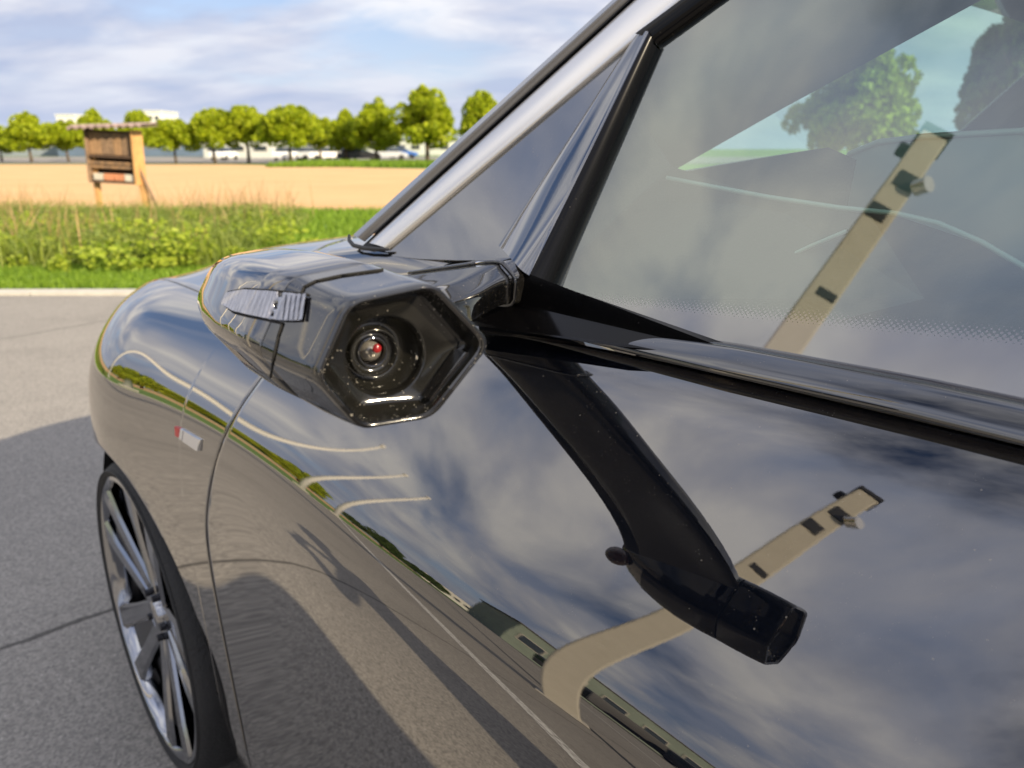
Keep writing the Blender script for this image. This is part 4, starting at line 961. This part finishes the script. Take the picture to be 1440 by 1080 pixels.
# ------------------------------------------------------------------ far buildings and parked cars
simple('white_render', (.62, .61, .59), .8, var=.06, scale=.4); simple('pale_wall', (.45, .47, .44), .8, var=.08, scale=.5); simple('hall_grey', (.20, .23, .26), .7, var=.1, scale=.5); simple('hall_blue', (.10, .14, .21), .6, var=.1, scale=.5); simple('hall_green', (.16, .20, .17), .7, var=.15, scale=.4); simple('roof_dark', (.09, .09, .10), .8)
glossmat('window_glass', (.03, .04, .05), 1.6, .03); simple('truck_dark', (.012, .014, .022), .35, ior=1.7); simple('concrete', (.42, .40, .36), .85, bump=.2)
def building(loc, d, mat, label, roofm='roof_dark', rows=1, n=10, rz=0, cat='building', group=None, pitched=0):
    r = empty('building', loc, rz); tag(r, label, cat, group); x, y, z = d
    mb = MB(); mb.box((0, 0, z / 2), (x, y, z)); w = mb.build('wall', mat, r)
    mb = MB(); mb.box((0, 0, z + .15), (x + .5, y + .5, .3))
    if pitched: mb.add([(-x/2, -y/2, z+.3), (x/2, -y/2, z+.3), (x/2, y/2, z+.3), (-x/2, y/2, z+.3), (-x/2, 0, z+pitched), (x/2, 0, z+pitched)], [(0,1,5,4),(2,3,4,5),(0,4,3),(1,2,5)])
    mb.build('roof', roofm, r)
    fm = bpy.data.meshes.new('window'); mb = MB(); ww = x / n * .62; hh = z / rows * .3; mb.box((0, 0, 0), (ww, .14, hh)); fm.from_pydata(mb.V, [], mb.F); fm.materials.append(MAT['concrete'])
    pm = bpy.data.meshes.new('pane'); mb = MB(); mb.box((0, -.02, 0), (ww * .88, .16, hh * .84)); pm.from_pydata(mb.V, [], mb.F); pm.materials.append(MAT['window_glass'])
    for side in (-1, 1):
        for i in range(n):
            for j in range(rows):
                o = bpy.data.objects.new('window', fm); COL.objects.link(o); o.parent = r; o.location = (-x / 2 + x * (i + .5) / n, side * (y / 2 + .03), z * (j + .55) / rows); o.rotation_euler = (0, 0, 0 if side < 0 else math.pi)
                p = bpy.data.objects.new('pane', pm); COL.objects.link(p); p.parent = o
    return r
building((px_ground(240, 150), 150, 0), (34, 14, 3.4), 'hall_blue', 'long low blue grey hall behind the trees, right of the insect hotel', n=9)
building((px_ground(60, 155), 155, 0), (30, 14, 4.2), 'hall_grey', 'grey hall behind the trees at the left edge', n=8)
building((px_ground(227, 230), 230, 0), (7, 12, 11.1), 'white_render', 'white block rising above the trees right of the insect hotel', 'white_render', 3, 4)
building((px_ground(116, 230), 230, 0), (5, 12, 10.1), 'white_render', 'small white block above the trees left of the insect hotel', 'white_render', 3, 2)
building((px_ground(345, 120), 120, 0), (10, 6, 2.5), 'pale_wall', 'low white shed beyond the field below the round trees', n=3)
building((px_ground(420, 185), 185, 0), (46, 14, 4.2), 'hall_grey', 'pale grey hall behind the parked cars beyond the field', n=14)
building((px_ground(600, 175), 175, 0), (30, 14, 3.0), 'pale_wall', 'light commercial building behind the largest tree beyond the field', n=10)
CARM = {}
for nm, c in (('car_white', (.75, .75, .74)), ('car_silver', (.42, .44, .46)), ('car_black', (.02, .02, .024)), ('car_red', (.35, .04, .03)), ('car_blue', (.05, .14, .42))):
    simple(nm, c, .25, var=.02, ior=1.6); CARM[nm] = MAT[nm]
def small_car(loc, rz, col, label, group='cars parked beyond the field'):
    r = empty('small_car', loc, rz); tag(r, label, 'car', group)
    prof = [(-2.15, .35), (-2.2, .75), (-2.0, .95), (-1.2, .98), (1.1, .98), (2.05, .78), (2.15, .4)]; rf_ = [(-1.75, .95), (-1.35, 1.42), (.25, 1.45), (1.05, .98)]
    def ext(name, pr, hw, mat, top=1.0, par=None):
        n = len(pr); V = [(x, -hw * (top if z > 1.2 else 1), z) for x, z in pr] + [(x, hw * (top if z > 1.2 else 1), z) for x, z in pr]
        return mesh(name, V, [tuple(range(n)), tuple(range(2 * n - 1, n - 1, -1))] + [(i, n + i, n + (i + 1) % n, (i + 1) % n) for i in range(n)], mat, par or r, False)
    ext('body', prof, .88, col); ext('cabin', rf_, .80, 'window_glass', .78); mb = MB(); mb.box((-.55, 0, 1.46), (1.62, 1.2, .03)); mb.build('roof', col, r)
    for x in (-1.35, 1.35):
        for y in (-.80, .80): mb = MB(); mb.tube([(x, y - .1, .32), (x, y + .1, .32)], .32, 16); mb.build('wheel', 'tyre', r)
cs = [(404, 92, 1.5, 'car_white', 'white car, first from the left in the car park beyond the field'), (424, 94, 1.4, 'car_white', 'white car behind the wide egg-shaped tree'), (446, 93, .3, 'car_silver', 'silver car left of the white cars under the trees'),
      (464, 90, .2, 'car_white', 'white car immediately left of the black car beyond the field'), (486, 96, 1.5, 'car_white', 'white car half behind the black car beyond the field'), (506, 80, .15, 'car_black', 'black car parked nearest to the field edge'),
      (548, 95, .2, 'car_silver', 'silver car right of the pointed tree'), (566, 110, 0, 'car_blue', 'small blue car left of the largest tree'), (316, 95, 1.5, 'car_white', 'white car under the round tree beside the low shed')]
for px, Y, rz, c, lb in cs: small_car((px_ground(px, Y), Y, .02), rz, c, lb)
# mirrored surroundings left of and behind the camera
def polar(az, d): return (math.sin(R(az)) * d, math.cos(R(az)) * d, 0)
building(polar(-87, 130), (24, 16, 6.0), 'white_render', 'long white hall far to the left, mirrored in the door', 'white_render', 1, 12, R(90))
building(polar(-105, 62), (40, 14, 9.0), 'hall_green', 'grey green industrial hall mirrored at the lower right of the door', 'roof_dark', 1, 12, R(75))
building(polar(-78, 260), (70, 16, 7.0), 'hall_grey', 'grey hall in the far distance left of the road', n=12)
def lorry(loc, rz, label):
    r = empty('lorry', loc, rz); tag(r, label, 'lorry')
    mb = MB(); mb.box((-1.5, 0, 2.3), (9, 2.5, 2.9)); mb.build('load_box', 'truck_dark', r, bevel=.04)
    mb = MB(); mb.box((4.5, 0, 1.9), (2.2, 2.4, 2.7)); mb.build('cab', 'truck_dark', r, bevel=.15); mb = MB(); mb.box((5.58, 0, 2.35), (.08, 2.1, 1.0)); mb.build('windscreen', 'window_glass', r)
    mb = MB(); mb.box((0, 0, .75), (11, .9, .25)); mb.build('chassis', 'rubber', r)
    for x in (-4.6, -3.4, 4.2):
        for y in (-1.05, 1.05): mb = MB(); mb.tube([(x, y - .15, .5), (x, y + .15, .5)], .5, 18); mb.build('wheel', 'tyre', r)
lorry(polar(-99, 40), R(75), 'dark lorry mirrored in the door beside the concrete mast'); lorry(polar(-110, 38), R(70), 'second dark lorry, mirrored nearest the bottom edge of the door')
for i, (az, d) in enumerate(((-78, 85), (-80.5, 95), (-91.5, 80), (-93, 70), (-74, 100), (-70, 110), (-66, 100), (-82, 84), (-90, 76))):
    p = polar(az, d); tree(p, 4.0 + (i % 3) * .8, 2.6, 'bushy dark tree mirrored small in the door, %s' % ['left of the white hall', 'against the left end of the white hall', 'right of the white hall', 'nearest the concrete post', 'at the far field edge', 'beyond the flagpoles', 'between two flagpoles', 'far left of the hall', 'in front of the hall'][i], 'trees mirrored in the door', CROWN_D, .08)
# flagpoles
for i, (az, d) in enumerate(((-63.8, 21), (-67.7, 21), (-71, 21))):
    mb = MB(); x, y, _ = polar(az, d); r = empty('flagpole', (x, y, 0)); mb.tube([(0, 0, 0), (0, 0, 4), (0, 0, 9)], [.11, .10, .06], 14); mb.build('pole', 'white_render', r, smooth=True)
    mb = MB(); mb.box((0, 0, .1), (.4, .4, .2)); mb.build('foot', 'concrete', r, bevel=.02); mb = MB(); mb.tube([(0, 0, 9.0), (0, 0, 9.12)], .09, 12); mb.build('finial', 'white_render', r)
    tag(r, 'tall white flagpole mirrored in the door, ' + ['nearest the front wheel', 'middle of three', 'furthest from the front wheel'][i], 'flagpole', 'white flagpoles left of the road')
# concrete mast beside the photographer
def mast():
    x, y, _ = polar(-88.8, 4.6); r = empty('lamp_mast', (x, y, 0)); r.rotation_euler = (R(-3.0), 0, 0); tag(r, 'pale concrete mast with dark clamps mirrored in the door and side window', 'mast')
    t = NT('mast_concrete'); n = t.noise(6, 5, .6); c = t.mix(n, (.40, .375, .32), (.50, .47, .41)); MAT['mast_concrete'] = t.done(t.pbr(color=c, rough=.7, normal=t.bump(t.noise(40, 4), .2, .01)))
    r.rotation_euler = (R(-3.0), 0, R(5))
    mb = MB(); mb.add([(x * (.115 if z > 1 else .15), y * (.15 if z < 1 else .125), z) for z in (-.1, 7.7) for x, y in ((-1, -1), (1, -1), (1, 1), (-1, 1))], [(0, 1, 5, 4), (1, 2, 6, 5), (2, 3, 7, 6), (3, 0, 4, 7), (3, 2, 1, 0), (4, 5, 6, 7)]); mb.build('shaft', 'mast_concrete', r, bevel=.02)
    for z, y, h in ((5.35, -.03, .10), (6.45, .02, .20), (6.95, -.02, .22)): mb = MB(); mb.box((.12, y, z), (.03, .17, h)); mb.build('clamp', 'rubber', r, bevel=.01)
    mb = MB(); mb.tube([(.13, -.13, 6.92), (.24, -.20, 6.92)], .075, 14); mb.build('bracket_lamp', 'badge_silver', r, sharp=40)
    mb = MB(); mb.box((0, 0, .02), (.42, .42, .04)); mb.build('base_plate', 'concrete', r, bevel=.01)
    mb = MB(); mb.box((0, 0, 7.74), (.27, .29, .08)); mb.build('top_cap', 'rubber', r, sharp=40)
    mb = MB(); mb.box((-.05, .14, 7.5), (.12, .16, .10)); mb.build('sensor', 'rubber', r, bevel=.02)
mast()
# ------------------------------------------------------------------ the photographer (only the shadow and nothing else reaches the picture)
def person():
    simple('dark_jacket', (.03, .035, .05), .85); simple('skin', (.45, .28, .2), .6, var=.08); simple('jeans', (.05, .06, .10), .9); simple('hair', (.05, .035, .02), .8)
    base = Vector((.12, -.50, 0)); J = dict(
        pelvis=(0, 0, .95, .135, .10), waist=(0, 0, 1.10, .125, .09), chest=(0, .01, 1.32, .155, .10), neck=(0, 0, 1.50, .055, .055), head0=(0, .02, 1.58, .065, .075), head1=(0, .02, 1.68, .078, .092), head2=(0, .01, 1.755, .05, .06),
        lsh=(-.18, 0, 1.42, .062, .062), lel=(-.30, .16, 1.22, .046, .046), lwr=(-.10, .40, 1.29, .03, .03), rsh=(.18, 0, 1.42, .062, .062), rel=(.29, .17, 1.23, .046, .046), rwr=(.09, .40, 1.29, .03, .03),
        lhip=(-.10, 0, .88, .095, .095), lkn=(-.12, .03, .48, .06, .06), lan=(-.13, 0, .09, .04, .04), lto=(-.15, .16, .04, .035, .03), rhip=(.10, 0, .88, .095, .095), rkn=(.13, .03, .48, .06, .06), ran=(.15, 0, .09, .04, .04), rto=(.17, .16, .04, .035, .03))
    E = [('pelvis', 'waist'), ('waist', 'chest'), ('chest', 'neck'), ('neck', 'head0'), ('head0', 'head1'), ('head1', 'head2'), ('chest', 'lsh'), ('lsh', 'lel'), ('lel', 'lwr'), ('chest', 'rsh'), ('rsh', 'rel'), ('rel', 'rwr'), ('pelvis', 'lhip'), ('lhip', 'lkn'), ('lkn', 'lan'), ('lan', 'lto'), ('pelvis', 'rhip'), ('rhip', 'rkn'), ('rkn', 'ran'), ('ran', 'rto')]
    # palms and fingers around the phone
    for s, n_ in ((-1, 'l'), (1, 'r')):
        J[n_ + 'pm'] = (s * .085, .45, 1.305, .024, .016); E.append((n_ + 'wr', n_ + 'pm'))
        J[n_ + 'wr'] = (J[n_ + 'wr'][0] - .14,) + J[n_ + 'wr'][1:]; J[n_ + 'el'] = (J[n_ + 'el'][0] - .05,) + J[n_ + 'el'][1:]; J[n_ + 'pm'] = (s * .085 - .14,) + J[n_ + 'pm'][1:]
        for f in range(4):
            a = (s * .083, .478, 1.28 + f * .018, .009, .009); b = (s * .072, .497 + .002 * f, 1.28 + f * .019, .008, .008); c = (s * .055, .503, 1.282 + f * .019, .007, .007)
            for k, q in zip('abc', (a, b, c)): J[f'{n_}f{f}{k}'] = (q[0] - .14,) + q[1:]
            E += [(n_ + 'pm', f'{n_}f{f}a'), (f'{n_}f{f}a', f'{n_}f{f}b'), (f'{n_}f{f}b', f'{n_}f{f}c')]
        J[n_ + 'th'] = (s * .062 - .14, .462, 1.330, .010, .010); J[n_ + 't2'] = (s * .045 - .14, .482, 1.338, .009, .009); E += [(n_ + 'pm', n_ + 'th'), (n_ + 'th', n_ + 't2')]
    names = list(J); me = bpy.data.meshes.new('person'); me.from_pydata([J[k][:3] for k in names], [(names.index(a), names.index(b)) for a, b in E], []); o = bpy.data.objects.new('person', me); COL.objects.link(o); o.location = base
    md = o.modifiers.new('skin', 'SKIN'); sv = me.skin_vertices[0].data
    for i, k in enumerate(names): sv[i].radius = J[k][3:5]; sv[i].use_root = (k == 'pelvis')
    sb = o.modifiers.new('sub', 'SUBSURF'); sb.levels = 2; sb.render_levels = 2
    # body material by height zone (jacket, jeans, skin)
    t = NT('person_body'); sp = t.nd('ShaderNodeSeparateXYZ'); t.set(sp.inputs[0], t.coord()); z = sp.outputs[2]; yy = sp.outputs[1]
    c = t.ramp(t.math('DIVIDE', z, 1.8), [(.0, (.03, .02, .02)), (.05, (.05, .06, .10)), (.52, (.03, .035, .05)), (.84, (.45, .28, .2))], 'CONSTANT'); c = t.mix(t.math('GREATER_THAN', yy, .39), c, (.45, .28, .2)); me.materials.append(t.done(t.pbr(color=c, rough=.8)))
    tag(o, 'person in dark jacket and jeans holding up a phone beside the car', 'person')
    mb = MB()
    V = []; F = []
    for i, th in enumerate(np.linspace(0, math.pi * .55, 8)):
        for k in range(16):
            ph = 2 * math.pi * k / 16; V.append((.088 * math.sin(th) * math.cos(ph), .0 + .10 * math.sin(th) * math.sin(ph) - .012, 1.70 + .095 * math.cos(th)))
    for i in range(7):
        for k in range(16): F.append((i * 16 + k, i * 16 + (k + 1) % 16, (i + 1) * 16 + (k + 1) % 16, (i + 1) * 16 + k))
    mb.add(V, F); mb.build('hair', 'hair', o, smooth=True)
    mb = MB(); mb.box((0, .108, 1.655), (.022, .03, .04)); mb.build('nose', 'skin', o, bevel=.008)
    for s in (-1, 1):
        mb = MB(); mb.box((s * .032, .102, 1.685), (.024, .012, .010)); mb.build('eye', 'hair', o, bevel=.003); mb = MB(); mb.box((s * .082, .01, 1.67), (.014, .035, .055)); mb.build('ear', 'skin', o, bevel=.006)
    mb = MB(); mb.box((0, .098, 1.612), (.045, .012, .010)); mb.build('mouth', 'badge_red', o, bevel=.003)
    mb = MB(); mb.box((0, 0, 0), (.155, .008, .075)); ph = mb.build('phone', 'rubber', None, bevel=.003); ph.location = (-.02, -.022, 1.31); tag(ph, 'black phone held up in both hands by the person', 'phone')
person()
